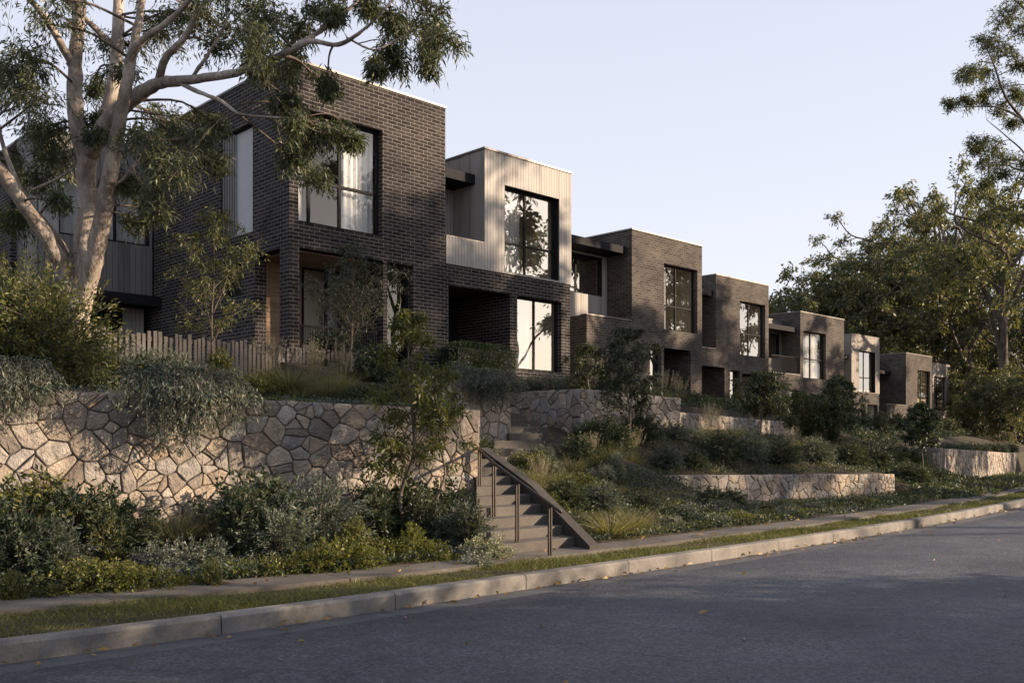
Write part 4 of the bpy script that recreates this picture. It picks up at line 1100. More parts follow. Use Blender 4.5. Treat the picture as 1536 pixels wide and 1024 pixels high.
for u, Y, sc, mt in ((20, 10.05, .7, 'oliveleaf'), (70, 9.95, .65, 'oliveleaf'), (118, 9.95, .7, 'oliveleaf'), (165, 9.9, .7, 'limeleaf'), (205, 9.85, .7, 'oliveleaf'), (262, 9.8, .6, 'limeleaf'), (315, 9.75, .65, 'oliveleaf'), (362, 9.8, .6, 'limeleaf'), (410, 9.75, .65, 'oliveleaf'),
                     (460, 9.7, .65, 'limeleaf'), (505, 9.65, .7, 'limeleaf'), (548, 9.65, .72, 'limeleaf'), (592, 9.6, .75, 'limeleaf'), (635, 9.55, .72, 'limeleaf'), (675, 9.45, .6, 'limeleaf'), (715, 9.2, .5, 'silverleaf'), (575, 9.95, .8, 'limeleaf'), (530, 9.98, .8, 'oliveleaf'), (620, 9.85, .75, 'limeleaf'), (95, 10.2, .85, 'oliveleaf')):
    kk, ss = (('low', 1.0), ('upright', .55), ('low', .75), ('silver', .8), ('low', 1.15))[random.randrange(5)] if mt != 'silverleaf' else ('low', 1)
    P_(kk, mt, u, Y+random.uniform(-.55, .05), sc*ss*random.uniform(.8, 1.25), lowlab, name='ground_cover_plant', cat='ground cover', group='low plants along the path below the tall wall')
# trailing and standing plants on top of the wall
P_('trailing', 'greyleaf', 270, float(wall1(6.5))-.0, 1.12, 'grey green plant trailing over the top of the tall stone wall', cat='plant', group=W2, z=2.22, rz=-.12)
P_('trailing', 'greyleaf', -12, float(wall1(3.4)), .9, 'trailing plant over the stone wall at the left frame edge', cat='plant', group=W2, z=2.3, rz=-.1)
P_('bigbush', 'oliveleaf', 45, 14.0, 1.0, 'large olive bush on the wall top in front of the gum tree trunk', group=W2)
P_('bigbush', 'darkleaf', -30, 14.4, .95, 'large dark bush at the left frame edge on the wall top', group=W2, seed=2)
P_('needle', 'darkleaf', 150, 14.0, .75, 'dark low shrub at the base of the picket fence, right of the large olive bush', group=W2)
P_('needle', 'greyleaf', 205, 14.1, .7, 'blue green low shrub at the fence base left of the trailing plant', group=W2)
P_('needle', 'greyleaf', 255, 13.6, .75, 'grey green mounded shrub just behind the trailing plant', group=W2, seed=2)
P_('upright', 'oliveleaf', 330, 14.2, .6, 'yellow green leafy shrub right of the trailing plant in front of the fence', group=W2)
P_('low', 'limeleaf', 375, 13.4, 1.0, 'bright yellow green low shrub at the wall edge', group=W2)
P_('low', 'limeleaf', 310, 13.2, .8, 'small lime coloured plant near the trailing plant', group=W2)
P_('fine', 'blade', 432, 13.5, 1.0, 'pale feathery grass clump on the wall top, left of the tall plumes', cat='grass', group=W2)
P_('plume', 'blade', 470, 13.7, .85, 'sunlit plume grass on the wall top below the brick corner', cat='grass', group=W2)
P_('plume', 'blade', 405, 14.6, .8, 'plume grass behind the pale grass against the fence', cat='grass', group=W2)
P_('plume', 'blade', 512, 13.9, .82, 'plume grass left of the thin porch tree', cat='grass', group=W2, seed=2)
P_('fine', 'blade', 492, 13.0, .8, 'low sunlit grass clump at the wall edge in front of the plume grass', cat='grass', group=W2, seed=2)
P_('tussock', 'blade', 455, 13.1, .7, 'small tussock at the wall edge', cat='grass', group=W2)
P_('low', 'darkleaf', 545, 12.9, .9, 'dark low shrub at the wall edge behind the young tree', group=W2)
P_('needle', 'darkleaf', 595, 13.4, .8, 'dark needle shrub on the wall top behind the yellow green tree', group=W2)
P_('round', 'darkleaf', 560, 15.2, .85, 'dark leafy shrub before the porch window of the corner house', group=W2)
P_('round', 'darkleaf', 500, 17.6, .9, 'dark shrub inside the porch balustrade of the corner house', group=W2, seed=2)
P_('needle', 'greyleaf', 650, 13.6, .7, 'grey shrub on the wall top near its end', group=W2)
P_('needle', 'darkleaf', 714, 13.3, .75, 'dark shrub beyond the end of the tall wall, left of the upper steps', group=W2)
P_('needle', 'greyleaf', 690, 16.2, .85, 'blue grey shrub on the upper terrace left of the upper steps', group=TE)
P_('trailing', 'greyleaf', 735, 14.55, .85, 'blue grey plant spilling over the short wall by the upper steps', cat='plant', group=TE, z=2.88, rz=-.1)
P_('trailing', 'greyleaf', 708, 14.7, .75, 'grey plant hanging at the left end of the short wall', cat='plant', group=TE, z=2.9, rz=-.1)
for i, (u, Y, sc, l) in enumerate(((765, 17.9, .75, 'below the sliding door, far left'), (795, 17.6, .7, 'directly below the sliding door'), (828, 17.2, .75, 'above the shaded stone return'), (858, 16.4, .65, 'at the corner of the terrace wall'))):
    P_('needle', 'greyleaf', u, Y, sc, 'blue grey spreading shrub on the terrace, '+l, group=TE, z=2.75, seed=1+i % 2)
P_('plume', 'blade', 1000, 17.0, .95, 'tall rosy plume grass on the terrace wall before the middle brick house', cat='grass', group=TE)
P_('plume', 'blade', 1018, 17.3, .85, 'plume grass right of the tall rosy one', cat='grass', group=TE, seed=2)
P_('round', 'gumleaf', 1038, 17.5, .6, 'green shrub at the right pier of the middle brick house', group=TE)
P_('round', 'darkleaf', 905, 16.6, .7, 'dark shrub on the terrace behind the dark bank tree', group=TE)
P_('low', 'limeleaf', 1068, 18.6, 1.0, 'low bright shrub in front of the timber lined carport', group=TE)
P_('low', 'darkleaf', 1090, 18.8, 1.0, 'low dark shrub right of the carport', group=TE)
P_('upright', 'oliveleaf', 1105, 19.0, .7, 'yellow green upright shrub before the third brick house', group=TE)
P_('needle', 'greyleaf', 1165, 20.5, .8, 'grey shrub below the fourth brick house', group=TE)
P_('needle', 'greyleaf', 1330, 22.0, .9, 'grey shrub before the pale timber house', group=TE)
P_('needle', 'greyleaf', 1225, 21.0, .8, 'grey shrub between the carport house and the pale timber house', group=TE, seed=2)
# bank right of the steps
bank = [('fine', 'blade', 862, 12.3, .75, 'pale grass clump in mid bank, left of the silvery shrub'), ('plume', 'blade', 888, 12.7, .7, 'plume grass in mid bank below the dark bank tree'), ('fine', 'blade', 918, 12.9, .7, 'pale grass clump right below the stem of the dark bank tree'), ('plume', 'blade', 948, 13.3, .8, 'plume grass on the bank right of the dark bank tree stem'),
        ('fine', 'blade', 840, 11.7, .7, 'arching pale grass above the middle of the stringer wall'), ('plume', 'blade', 1062, 14.4, .85, 'plume grass high on the bank below the lower terrace wall'), ('fine', 'blade', 1100, 14.6, .85, 'pale grass below the lower terrace wall, left of the left bank tree'), ('plume', 'blade', 1188, 13.6, .8, 'plume grass above the low wall between the two bank trees'), ('fine', 'blade', 1228, 14.6, .9, 'pale grass left of the tree with golden leaves'),('needle', 'greyleaf', 812, 12.9, .42, 'small grey shrub right of the upper steps'), ('low', 'oliveleaf', 795, 12.75, .9, 'low olive plant at the landing between the two flights'), ('silver', 'silverleaf', 832, 12.4, .6, 'small silvery shrub high on the bank beside the landing'),('round', 'darkleaf', 868, 12.9, .6, 'dark rounded shrub at the top right of the lower steps'), ('fine', 'blade', 790, 11.9, .6, 'pale tufted grass beside the top of the stringer wall'),
        ('silver', 'silverleaf', 790, 11.35, .6, 'pale sunlit grass like shrub by the handrail top'), ('plume', 'blade', 812, 11.3, .72, 'small sunlit plume grass beside the stringer wall'), ('low', 'limeleaf', 815, 10.9, .75, 'lime green plant at the stringer wall'),
        ('needle', 'darkleaf', 885, 13.9, .62, 'dark bush at the foot of the shaded stone return'), ('round', 'darkleaf', 905, 13.6, .8, 'dark shrub left of the dark bank tree stem'), ('needle', 'darkleaf', 960, 14.2, .8, 'dark shrub right of the dark bank tree stem'),
        ('silver', 'silverleaf', 900, 12.0, .75, 'silvery shrub in the middle of the bank'), ('upright', 'silverleaf', 925, 12.2, .5, 'pale upright shrub in mid bank, right of the silvery one'), ('low', 'oliveleaf', 870, 11.6, .9, 'olive low shrub in mid bank'),
        ('needle', 'darkleaf', 850, 10.9, .62, 'dark spreading shrub low on the bank by the stringer'), ('needle', 'greyleaf', 900, 10.7, .6, 'grey green spreading shrub low on the bank'), ('fine', 'blade', 925, 11.2, .5, 'dark arching grass left of the low wall end'),
        ('needle', 'greyleaf', 1000, 13.3, .55, 'blue green shrub just above the low wall corner'), ('needle', 'darkleaf', 1040, 13.2, .5, 'dark green spreading shrub above the low wall near its corner'), ('silver', 'greyleaf', 1010, 14.4, .9, 'soft grey shrub below the terrace wall'),
        ('silver', 'silverleaf', 1045, 14.2, .8, 'pale grey shrub in the middle of the upper bank'), ('needle', 'darkleaf', 1085, 13.4, .8, 'dark shrub left of the left bank tree stem'), ('needle', 'greyleaf', 1120, 13.6, .8, 'grey green shrub under the left bank tree'),
        ('needle', 'darkleaf', 1170, 13.4, .75, 'dark shrub above the low wall, right of the left bank tree'), ('low', 'oliveleaf', 1205, 14.2, 1.0, 'reddish olive low plant under the light olive tree'), ('needle', 'greyleaf', 1225, 13.6, .75, 'grey shrub near the right part of the low wall'),
        ('needle', 'darkleaf', 1275, 13.4, .8, 'dark shrub under the tree with golden leaves'), ('low', 'limeleaf', 1270, 14.8, 1.1, 'lime low plant behind the tree with golden leaves'), ('upright', 'gumleaf', 1245, 15.5, .8, 'upright green shrub left of the tree with golden leaves'), ('needle', 'darkleaf', 1310, 13.2, .85, 'dark shrub above the right end of the low wall')]
for i, (k, mt, u, Y, sc, l) in enumerate(bank):
    P_(k, mt, u, Y, sc*(1.12 if Y > 12.8 else .95), l, cat='grass' if k in ('fine', 'plume', 'tussock') else 'shrub', group=BK, seed=1+(i % 2 if k in ('needle', 'round') else 0))
# in front of the low wall and along the path
front = [('tussock', 'blade', 915, 9.75, 1.05, 'pale spiky tussock at the path, right of the stringer end'), ('tussock', 'blade', 948, 9.9, 1.1, 'spiky tussock second to the right of the stringer end'), ('fine', 'blade', 968, 9.9, .42, 'olive grass clump in front of the low wall corner'),
         ('round', 'darkleaf', 1068, 10.9, .42, 'dark leafy shrub against the low wall near its corner'), ('silver', 'silverleaf', 1012, 10.1, .42, 'silvery shrub with pale leaves in front of the low wall'), ('round', 'darkleaf', 1098, 10.75, .42, 'second dark shrub against the low wall'),
         ('round', 'gumleaf', 1105, 10.7, .45, 'rounded green shrub in front of the middle of the low wall'), ('needle', 'darkleaf', 968, 10.9, .38, 'small dark shrub at the foot of the low wall corner')]
for k, mt, u, Y, sc, l in front: P_(k, mt, u, Y-.3, sc, l, cat='grass' if k in ('tussock', 'fine') else 'shrub', group=LW)
for i, u in enumerate(range(1020, 1345, 17)):
    Y = float(np.interp(u, [1020, 1345], [9.4, 10.45])); P_('low', ('greyleaf', 'oliveleaf', 'limeleaf')[i % 3], u, Y, .3+.35*random.random(), 'low ground cover mound along the path in front of the low wall', cat='ground cover', group='ground cover along the path in front of the low wall')
for i, u in enumerate(range(1030, 1340, 26)):
    Y = float(np.interp(u, [1030, 1340], [10.1, 10.9])); P_('low', ('greyleaf', 'darkleaf')[i % 2], u, Y, .35+.3*random.random(), 'green ground cover mound close to the foot of the low wall', cat='ground cover', group='ground cover at the foot of the low wall')
for u, Y, sc, l in ((1358, 12.0, .7, 'dark spreading shrub at the end of the low wall'), (1380, 11.7, .7, 'dark spreading shrub under the bare stemmed tree'), (1400, 12.0, .6, 'dark spreading shrub before the far wall corner'), (1330, 13.8, 1.0, 'dark bush below the slim metal rails'), (1365, 13.6, 1.0, 'dark bush in the shade left of the far wall')):
    P_('needle', 'darkleaf', u, Y, sc, l, group=FW)
for i, u in enumerate(range(1416, 1536, 11)):
    X = np.interp(u, [1416, 1536], [33.5, 52.5]); Y = float(farwall(X))-1.0; P_('low', ('greyleaf', 'oliveleaf')[i % 2], u, Y, .5, 'low ground cover mound along the foot of the far sunlit wall', cat='ground cover', group='ground cover below the far wall')
for i, u in enumerate(range(1418, 1530, 14)):
    X = np.interp(u, [1416, 1536], [33.5, 52.5]); Y = float(farwall(X))+1.0; P_('needle', ('greyleaf', 'gumleaf')[i % 2], u, Y, .6, 'small shrub on top of the far sunlit wall', group='shrubs on the far wall')

for i, (u, Y, sc, k, mt, l) in enumerate(((1290, 19.5, 1.1, 'needle', 'greyleaf', 'grey mounded shrub before the recess of the pale timber house'), (1255, 18.2, 1.0, 'round', 'darkleaf', 'dark shrub on the terrace behind the tree with golden leaves'), (1318, 17.6, 1.0, 'upright', 'gumleaf', 'upright shrub left of the slim metal rails'),
        (1345, 21, 1.2, 'round', 'gumleaf', 'green shrub in front of the second house from the far end'), (1395, 23, 1.2, 'needle', 'greyleaf', 'grey shrub in front of the far end house'), (1420, 22, 1.2, 'round', 'gumleaf', 'green shrub right of the far end house entrance'), (1150, 19.5, .9, 'round', 'darkleaf', 'dark shrub before the porch right of the carport'))):
    P_(k, mt, u, Y, sc, l, group=TE, seed=1+i % 2)

# hedge before the porch of the timber townhouse
def hedge():
    rg = np.random.default_rng(5); a, b = float(xf(671, 18.3)), float(xf(757, 18.3)); n = 20000
    p = np.stack([rg.uniform(a, b, n), rg.uniform(17.9, 18.7, n), rg.uniform(2.8, 4.08, n)], 1)
    e = np.array([(a+b)/2, 18.3, 3.42]); q = (p-e)/np.array([(b-a)/2, .4, .68]); ax = np.argmax(np.abs(q), 1)
    q[np.arange(n), ax] = np.sign(q[np.arange(n), ax])*(1.08-.28*rg.random(n)**2); p = e+q*np.array([(b-a)/2, .4, .68])
    o = leaf_obj('hedge', [leaf_quads(p, q+rg.normal(size=(n, 3))*.6, .055, .03, rg)], M['darkleaf'])
    tag(o, 'clipped dark hedge in front of the recessed porch beside the corner house', 'hedge')
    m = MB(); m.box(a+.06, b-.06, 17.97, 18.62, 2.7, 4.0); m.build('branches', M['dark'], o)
hedge()

# ground cover filling the beds
def cover():
    rg = np.random.default_rng(19); n = 14000; X = rg.uniform(20, 78, n); Y = terr(X)-3+rg.random(n)*16; s_ = Y-K(X)
    ok = (s_ > 2.3) & ~((X < 33.6) & (np.abs(Y-terr(X)-.2) < .35)) & ~((X > 33.2) & (Y < farwall(X)+.5)) & (Y > np.where(X < 33, terr(X)+.5, 0)) & (Y < np.interp(X, [20, 31, 31.5, 41, 42, 54, 55, 64, 65, 78], [21, 21, 24, 24, 26.6, 26.6, 29.4, 29.4, 31, 31]))
    X, Y = X[ok], Y[ok]; P = np.stack([X, Y, H(X, Y)], 1)
    Xf = rg.uniform(26, 62, 5000); Yf = K(Xf)+1.68+rg.random(5000)**1.4*4; okf = (Yf < np.where(Xf > 33.4, farwall(Xf)-1.0, 99)) & ((Xf > 27.2) | (Yf < lowwall(Xf)-.5)); Xf, Yf = Xf[okf], Yf[okf]
    P = np.concatenate([P, np.stack([Xf, Yf, H(Xf, Yf)], 1)]); p = np.repeat(P, 10, 0)+rg.normal(size=(len(P)*10, 3))*np.array([.22, .22, 0]); p[:, 2] += rg.random(len(p))*np.where(np.arange(len(p)) >= len(p)-10*len(Xf), .12, .45)*np.repeat(rg.random(len(P)), 10)
    d = rg.normal(size=p.shape); d[:, 2] = np.abs(d[:, 2])
    tag(leaf_obj('ground_cover', [leaf_quads(p, d, .13+.1*rg.random(len(p)), .05, rg)], M['gumleaf']), kind='stuff')
    rg = np.random.default_rng(9); lf = {'darkleaf': [], 'oliveleaf': [], 'greyleaf': []}
    n = 19000
    u = rg.uniform(-60, 1440, n); kx, ky = ray(u)
    Y = 9.2+rg.random(n)**1.1*9.0; X = Y*kx/ky; s = Y-K(X)
    ok = (s > P1(X)+.02) & (X < 34) & ((X > 12.4) | (Y < wall1(X)-.05) | (Y > wall1(X)+.5)) & (Y < np.where(X < 14, 17.2, np.where(X < 16.6, 12.5, terr(X)+2.2)))
    ok &= ~((X > 7.9) & (X < 10.5) & (Y < 12.5) & (X > np.interp(Y, [9.0, 11.2], [8.1, 10.1])-.1)) & ~((X >= 10.0) & (X < XR(Y)+.25) & (Y < 13))
    ok &= ~((X > 10) & (X < np.interp(Y, [12.4, 13.2, 14.8, 15.2], [11.5, 13.7, 15.9, 16.8])) & (Y > 12.3) & (Y < 18))
    ok &= ~((X > 16) & (X < 26.7) & (np.abs(Y-lowwall(X)-.2) < .28)) & ~((X > 16.7) & (np.abs(Y-terr(X)-.2) < .3))
    X, Y = X[ok], Y[ok]; z = H(X, Y); pat = np.sin(X*1.7)+np.sin(Y*2.3+X*.6)+rg.normal(size=len(X))*.7
    for key, sel in (('darkleaf', pat < .2), ('oliveleaf', (pat >= .2) & (pat < 1.0)), ('greyleaf', pat >= 1.0)):
        P = np.stack([X[sel], Y[sel], z[sel]], 1); k = 9
        p = np.repeat(P, k, 0)+rg.normal(size=(len(P)*k, 3))*np.array([.08, .08, .0]); p[:, 2] += rg.random(len(p))*.10
        d = rg.normal(size=p.shape); d[:, 2] = np.abs(d[:, 2])*.8+.2
        o = leaf_obj('ground_cover', [leaf_quads(p, d, .05+.05*rg.random(len(p)), .022, rg)], M[key]); tag(o, kind='stuff')
cover()

# turf on the verge
def turf():
    rg = np.random.default_rng(4); ch = []
    for x0, x1, dens, ln, wd in ((-2, 9, 2400, .075, .0065), (9, 18, 1500, .075, .009), (18, 36, 620, .065, .014), (36, 70, 200, .08, .03)):
        n = int((x1-x0)*1.1*dens); X = rg.uniform(x0, x1, n); s = VERGE0-.01+rg.random(n)*(V1(X)+.06-VERGE0)
        pat = .6+.55*np.sin(X*2.1+s*3)*np.sin(X*.83+1.2)+.3*rg.random(n)
        p = np.stack([X, K(X)+s, np.full(n, .09)], 1)
        d = rg.normal(size=(n, 3))*.38; d[:, 2] = 1
        ch.append(blades(p, d, (ln+.05)*np.clip(pat, .3, 1.35)*(.55+.8*rg.random(n)**1.5), np.full(n, wd), .2+.6*rg.random(n), rg))
    tag(blade_obj('grass', ch, M['turf']), kind='stuff')
    mb = MB(); solid_ribbon(mb, -30, 110, VERGE0+.001, (lambda x: V1(x)-.001), -.05, .10, 120); tag(mb.build('verge_soil', M['soil']), kind='structure')
turf()

# fallen leaves in the gutter and on the road
def litter():
    rg = np.random.default_rng(8); n = 300
    X = rg.uniform(-1, 34, n); s = -np.abs(rg.normal(size=n))*.16-.03; far = rg.random(n) < .12; s = np.where(far, -rg.random(n)*4, s)
    p = np.stack([X, K(X)+s, np.full(n, .012)], 1); extra = 60
    xe = rg.uniform(0, 20, extra); pe = np.stack([xe, K(xe)+V1(xe)+rg.random(extra)*.6, np.full(extra, .158)], 1)
    p = np.concatenate([p, pe]); d = rg.normal(size=p.shape); d[:, 2] = .12+.1*rg.random(len(p))
    v = leaf_quads(p, d, .06+.06*rg.random(len(p)), .035, rg, .3); v[:, :, 2] = np.maximum(v[:, :, 2], p[:, None, 2])
    tag(leaf_obj('leaf_litter', [v], M['litter']), kind='stuff')
litter()

# ------------------------------------------------------------------ tall trees
def tall_tree(name, label, seed, h, cr, cz, nclump, leaf, mat='farleaf', bark='bark', forks=6, twigs=9, per=18, r0=.35, loc=(0, 0, 0), group=None, squash=1.0, fork=.32, clr=.2):
    rg = np.random.default_rng(seed); t = thing(name, label, 'tree', (0, 0, 0), group)
    tb = Tubes(); lf = []; tw = Tubes(); limbs = []; clumps = []
    P = spline([(rg.normal()*.02*h*(i > 0), rg.normal()*.02*h*(i > 0), h*.8*i/6) for i in range(7)], 4); r = np.linspace(r0, r0*.22, len(P)); r[0] *= 1.4
    tb.add(P, r, 9); limbs.append((P, r))
    for b in range(forks):
        f = fork+(.85-fork)*b/forks; i = int(f*(len(P)-1)); a = P[i]; an = b*2.4+rg.random()
        e = np.array([math.cos(an)*cr*.75, math.sin(an)*cr*.75, a[2]+h*(.22+.2*rg.random())]); e[2] = min(e[2], h*.93)
        bp = spline([a, a+(e-a)*.35+np.array([0, 0, h*.03])+rg.normal(size=3)*.04*h, a+(e-a)*.7+rg.normal(size=3)*.03*h, e], 4)
        br = np.linspace(r[i]*.6, r0*.1, len(bp)); tb.add(bp, br, 6); limbs.append((bp, br)); clumps.append((bp[-1], cr*clr*.9))
    for k in range(nclump):
        dv = norm(rg.normal(size=3)); rr = rg.random()**.45
        c = np.array([dv[0]*cr*rr, dv[1]*cr*rr, cz*h+dv[2]*(h-cz*h)*rr*squash]); clumps.append((c, cr*clr*(.7+.6*rg.random())))
    tb.build('trunk', M[bark], t)
    foliate(tw, lf, limbs, clumps, rg, twigs=twigs, per=per, leaf=leaf, droop=.2, scatter=leaf[0]*.4, maxr=r0*.18, twig_r=r0*.035)
    tw.build('branches', M[bark], t); leaf_obj('crown', lf, M[mat], t)
    return t
def put(root, u, d, label, sc=1.0, first=False, zb=None, rz=None, group=None, xy=None):
    o = root if first else copy_tree(root)
    kx, ky = ray(u); x, y = (kx*d, ky*d) if xy is None else xy
    o.location = (x, y, (float(H(x, y))-.1) if zb is None else zb); o.rotation_euler = (0, 0, random.random()*6.28 if rz is None else rz); o.scale = (sc, sc, sc)
    tag(o, label, 'tree', group); return o
FG = 'tall trees behind the far houses'
TA = tall_tree('tall_tree', 'x', 41, 22, 7.0, .64, 62, (.36, .13), forks=8, r0=.40, clr=.18)
TB = tall_tree('tall_tree', 'x', 42, 20, 6.2, .66, 54, (.36, .12), forks=8, r0=.46, squash=.85, fork=.4, clr=.18)
TC = tall_tree('tall_tree', 'x', 43, 13, 5.6, .56, 66, (.34, .14), 'farleaf', forks=7, r0=.28, fork=.15)
for i, (pr, u, d, sc, l) in enumerate((
    (TC, 1178, 84, .95, 'dark tree just showing over the roof of the third brick house'), (TC, 1228, 92, 1.2, 'dark spreading tree behind the fourth brick house'), (TC, 1275, 88, 1.3, 'dark tree rising behind the pale timber house'),
    (TA, 1300, 112, 1.12, 'tall olive tree with a ragged top behind the pale timber house'), (TA, 1345, 104, 1.2, 'tall tree behind the second house from the far end'), (TC, 1335, 92, 1.35, 'dense dark tree behind the second house from the far end'),
    (TB, 1395, 100, 1.36, 'tall tree with an open crown above the far end house'), (TA, 1440, 88, 1.13, 'tall straight trunked tree right of the far end house'), (TC, 1400, 118, 1.5, 'dense dark tree at the back above the far end house'),
    (TB, 1508, 66, .98, 'large forked tree near the right frame edge'), (TA, 1480, 110, 1.28, 'tall tree at the back between the two right trunks'), (TC, 1470, 100, 1.25, 'dense dark tree filling the gap at the right'),
    (TA, 1560, 84, 1.1, 'tall tree partly cut by the right frame edge'), (TC, 1540, 95, 1.2, 'dense dark tree at the right frame edge'), (TC, 1430, 128, 1.5, 'rearmost dark tree right of the far end house'))):
    first = [x for x in (TA, TB, TC) if x is pr and x.get('label') == 'x']
    put(pr, u, d, l, sc, first=bool(first), group=FG)
UG = 'low trees under the tall right hand trees'
TD = tall_tree('small_tree', 'x', 44, 5.5, 2.6, .5, 60, (.22, .085), 'farleaf', forks=8, r0=.09, fork=.08, clr=.26)
for i, (u, d, sc, l) in enumerate(((1462, 62, .55, 'small bushy tree beside the far end house, above the far wall'), (1474, 66, .75, 'small bushy tree second from the far end house'), (1498, 60, .8, 'small bushy tree under the large forked tree'), (1525, 64, 1.0, 'small bushy tree at the right frame edge'), (1482, 80, 1.1, 'small bushy tree behind the gap in the trunks'), (1530, 88, 1.2, 'small bushy tree far back at the right edge'), (1452, 84, 1.1, 'small bushy tree behind the straight trunked tree'))):
    put(TD, u, d, l, sc, first=i == 0, group=UG)

# the branch at the upper right belongs to a street tree just outside the frame
def right_tree():
    rg = np.random.default_rng(15)
    b = at_d(1580, 0, 33); t = thing('street_tree', 'fine leaved street tree reaching in at the upper right corner', 'tree', (b[0], b[1], .1))
    def limb(pts, rads):
        P = spline([at_d(*p) for p in pts], 5); return P, np.interp(np.linspace(0, len(rads)-1, len(P)), range(len(rads)), rads)
    limbs = [limb([(1580, 731, 33), (1579, 600, 33), (1578, 450, 33), (1580, 300, 33), (1585, 120, 33), (1590, -60, 33), (1600, -200, 33)], [.32, .27, .24, .21, .16, .1, .05]),
             limb([(1578, 330, 33), (1562, 250, 32.5), (1550, 205, 32), (1533, 178, 31.5), (1508, 145, 31), (1490, 95, 31), (1478, 70, 31)], [.12, .09, .07, .05, .04, .025, .012]),
             limb([(1533, 178, 31.5), (1500, 162, 31), (1465, 160, 31), (1420, 163, 31)], [.04, .03, .02, .01]),
             limb([(1578, 380, 33), (1560, 290, 32.5), (1540, 235, 32), (1510, 205, 32), (1480, 180, 32)], [.08, .05, .03, .02, .01]),
             limb([(1578, 420, 33), (1562, 320, 32.5), (1545, 262, 32), (1520, 252, 32), (1480, 225, 32)], [.09, .06, .045, .03, .01]),
             limb([(1582, 200, 33), (1570, 90, 32.5), (1545, 25, 32), (1510, -10, 32)], [.1, .07, .05, .02])]
    tb = Tubes(); tw = Tubes(); lf = []
    for P, r in limbs: tb.add(P, r, 8)
    tb.build('trunk', M['bark'], t)
    cl = [(1520, 15, 30), (1505, 30, 26), (1535, 40, 26), (1495, 70, 26), (1475, 65, 18), (1510, 85, 26), (1460, 112, 22), (1445, 115, 16), (1480, 110, 20), (1490, 135, 18), (1425, 158, 13), (1450, 155, 15), (1475, 150, 14), (1500, 165, 18), (1520, 140, 14), (1535, 150, 16), (1468, 215, 18), (1490, 222, 20), (1480, 245, 18), (1510, 240, 22), (1535, 245, 22), (1500, 265, 14), (1480, 275, 15), (1520, 185, 12), (1460, 225, 12), (1530, 100, 16),
          (1580, 50, 40), (1610, 150, 40), (1620, 0, 45), (1580, -60, 50), (1650, 60, 40)]
    foliate(tw, lf, limbs, [(np.array(at_d(u, v, 31.5+rg.normal()*.8)), r*31.5/F*1.1) for u, v, r in cl], rg, twigs=26, per=22, leaf=(.13, .03), droop=.1, scatter=.06, maxr=.02, twig_r=.006)
    tw.build('twigs', M['bark'], t); leaf_obj('crown', lf, M['oliveleaf'], t)
right_tree()

# trees and added, unseen hedging across the road (they shade the street and stand in the window reflections)
OG = 'street trees on the opposite side of the road'
ol = 'tall street tree across the road whose shadow falls over the street and houses'
TE_ = tall_tree('street_tree', ol, 45, 16, 4.4, .72, 12, (.34, .13), 'gumleaf', forks=7, r0=.2, twigs=14, per=18, group=OG, squash=.8, fork=.45, clr=.26)
OPP = [(35.2, -2.6, 1.28), (47, -1.8, 1.1), (56, 1.2, 1.15), (69, 5.8, 1.1), (86, 12, 1.1), (40, -14, 1.4), (63, -10, 1.3), (17.6, -5.5, .95), (50.5, -2.6, 1.1), (61, 2.2, 1.1), (76, 8.6, 1.15), (50, -13, 1.3), (75, -8, 1.3), (57, -11.5, 1.1)]
for i, (x, y, sc) in enumerate(OPP): put(TE_, 0, 0, ol, sc, first=i == 0, xy=(x, y), zb=.0, rz=i*1.7+.4, group=OG)
hl = 'dense unseen hedge shrub added across the road to keep the near road in shade'
for i, (x, y, sc) in enumerate([(10.6, -5.2, 3.5), (13.2, -5.0, 3.6), (15.6, -4.8, 3.5), (18.6, -3.6, 1.5), (20.5, -3.0, 1.5), (24.0, -2.8, 1.5), (31, -2.4, 1.1), (39, -1.6, .9)]):  # out of view, added and sized to shade the road and left kerb
    place_plant('bigbush', 'darkleaf', x, y, sc, hl, group='hedge shrubs added across the road for shade', z=.05, seed=2)

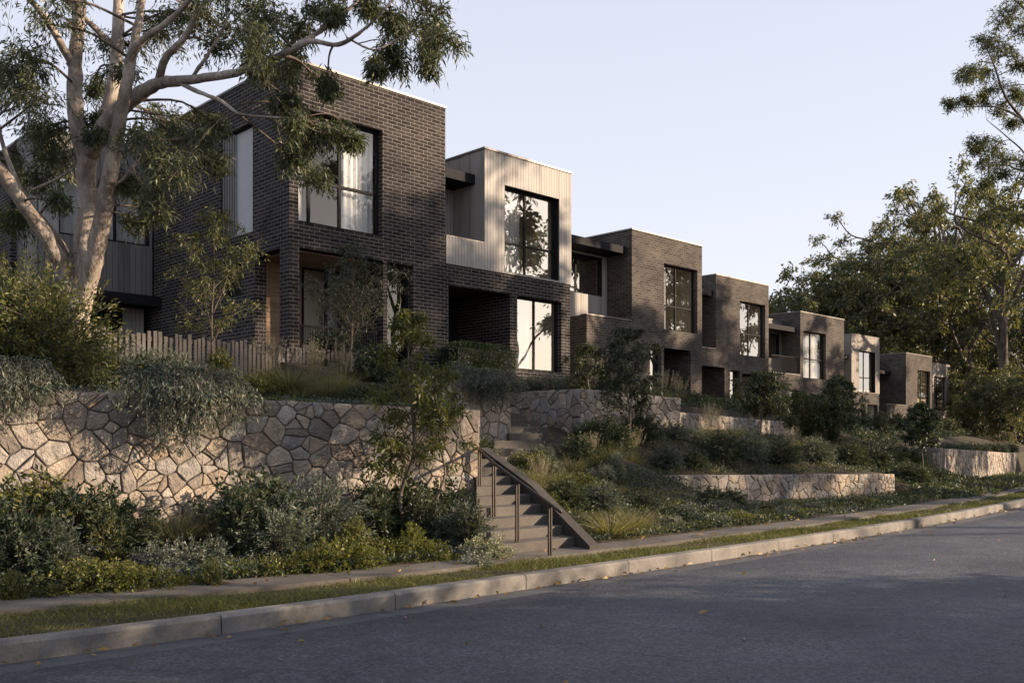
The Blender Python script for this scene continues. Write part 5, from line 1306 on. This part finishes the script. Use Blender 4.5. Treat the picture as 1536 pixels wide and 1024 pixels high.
# ------------------------------------------------------------------ sun, sky, camera
EL = R(17.5); S = Vector((.70*math.cos(EL), -.714*math.cos(EL), math.sin(EL))).normalized()
sd = bpy.data.lights.new('sun', 'SUN'); sd.energy = 5.0; sd.angle = R(.6); sd.color = (1, .77, .55)
so = bpy.data.objects.new('sun', sd); COL.objects.link(so); so.rotation_euler = S.to_track_quat('Z', 'Y').to_euler(); so.location = (20, -20, 30)
w = bpy.data.worlds.new('World'); scene.world = w; w.use_nodes = True; nt = w.node_tree
bg = nt.nodes['Background']; sky = N(nt, 'ShaderNodeTexSky', sky_type='NISHITA', sun_disc=False)
sky.sun_elevation = EL; sky.sun_rotation = math.atan2(S.x, S.y); sky.air_density = 1.0; sky.dust_density = 2.0; sky.ozone_density = 1.2
tc = N(nt, 'ShaderNodeTexCoord'); sp = N(nt, 'ShaderNodeSeparateXYZ'); L(nt, tc.outputs['Generated'], sp.inputs[0])
hz = ramp(nt, sp.outputs[2], [(0.0, (4.75, 4.70, 4.98)), (.2, (4.12, 4.18, 4.70)), (.42, (3.62, 3.74, 4.34)), (1, (2.6, 2.85, 3.75))])
mpn = N(nt, 'ShaderNodeMapping'); L(nt, tc.outputs['Generated'], mpn.inputs[0]); mpn.inputs['Scale'].default_value = (1, 1, 3.2)
cn = noise(nt, mpn.outputs[0], 2.6, 7, .6); cf = ramp(nt, cn.outputs[0], [(.48, (0, 0, 0)), (.75, (.45, .45, .45))])
c = mix(nt, .86, sky.outputs[0], hz.outputs[0]); cbw = N(nt, 'ShaderNodeRGBToBW'); L(nt, cf.outputs[0], cbw.inputs[0])
L(nt, c, bg.inputs['Color']); bg.inputs['Strength'].default_value = .1

cd = bpy.data.cameras.new('camera'); cam = bpy.data.objects.new('camera', cd); COL.objects.link(cam); scene.camera = cam
cam.location = (0, 0, EYE); cam.rotation_euler = (R(90), 0, TH-R(90))
cd.sensor_width = 36; cd.lens = F/1536*36; cd.shift_y = (V0-512)/1536; cd.clip_start = .05; cd.clip_end = 6000
scene.view_settings.view_transform = 'Standard'; scene.view_settings.look = 'None'; scene.view_settings.exposure = 1.17; scene.view_settings.gamma = 1
scene.cycles.max_bounces = 8; scene.cycles.transparent_max_bounces = 12; scene.cycles.use_denoising = True
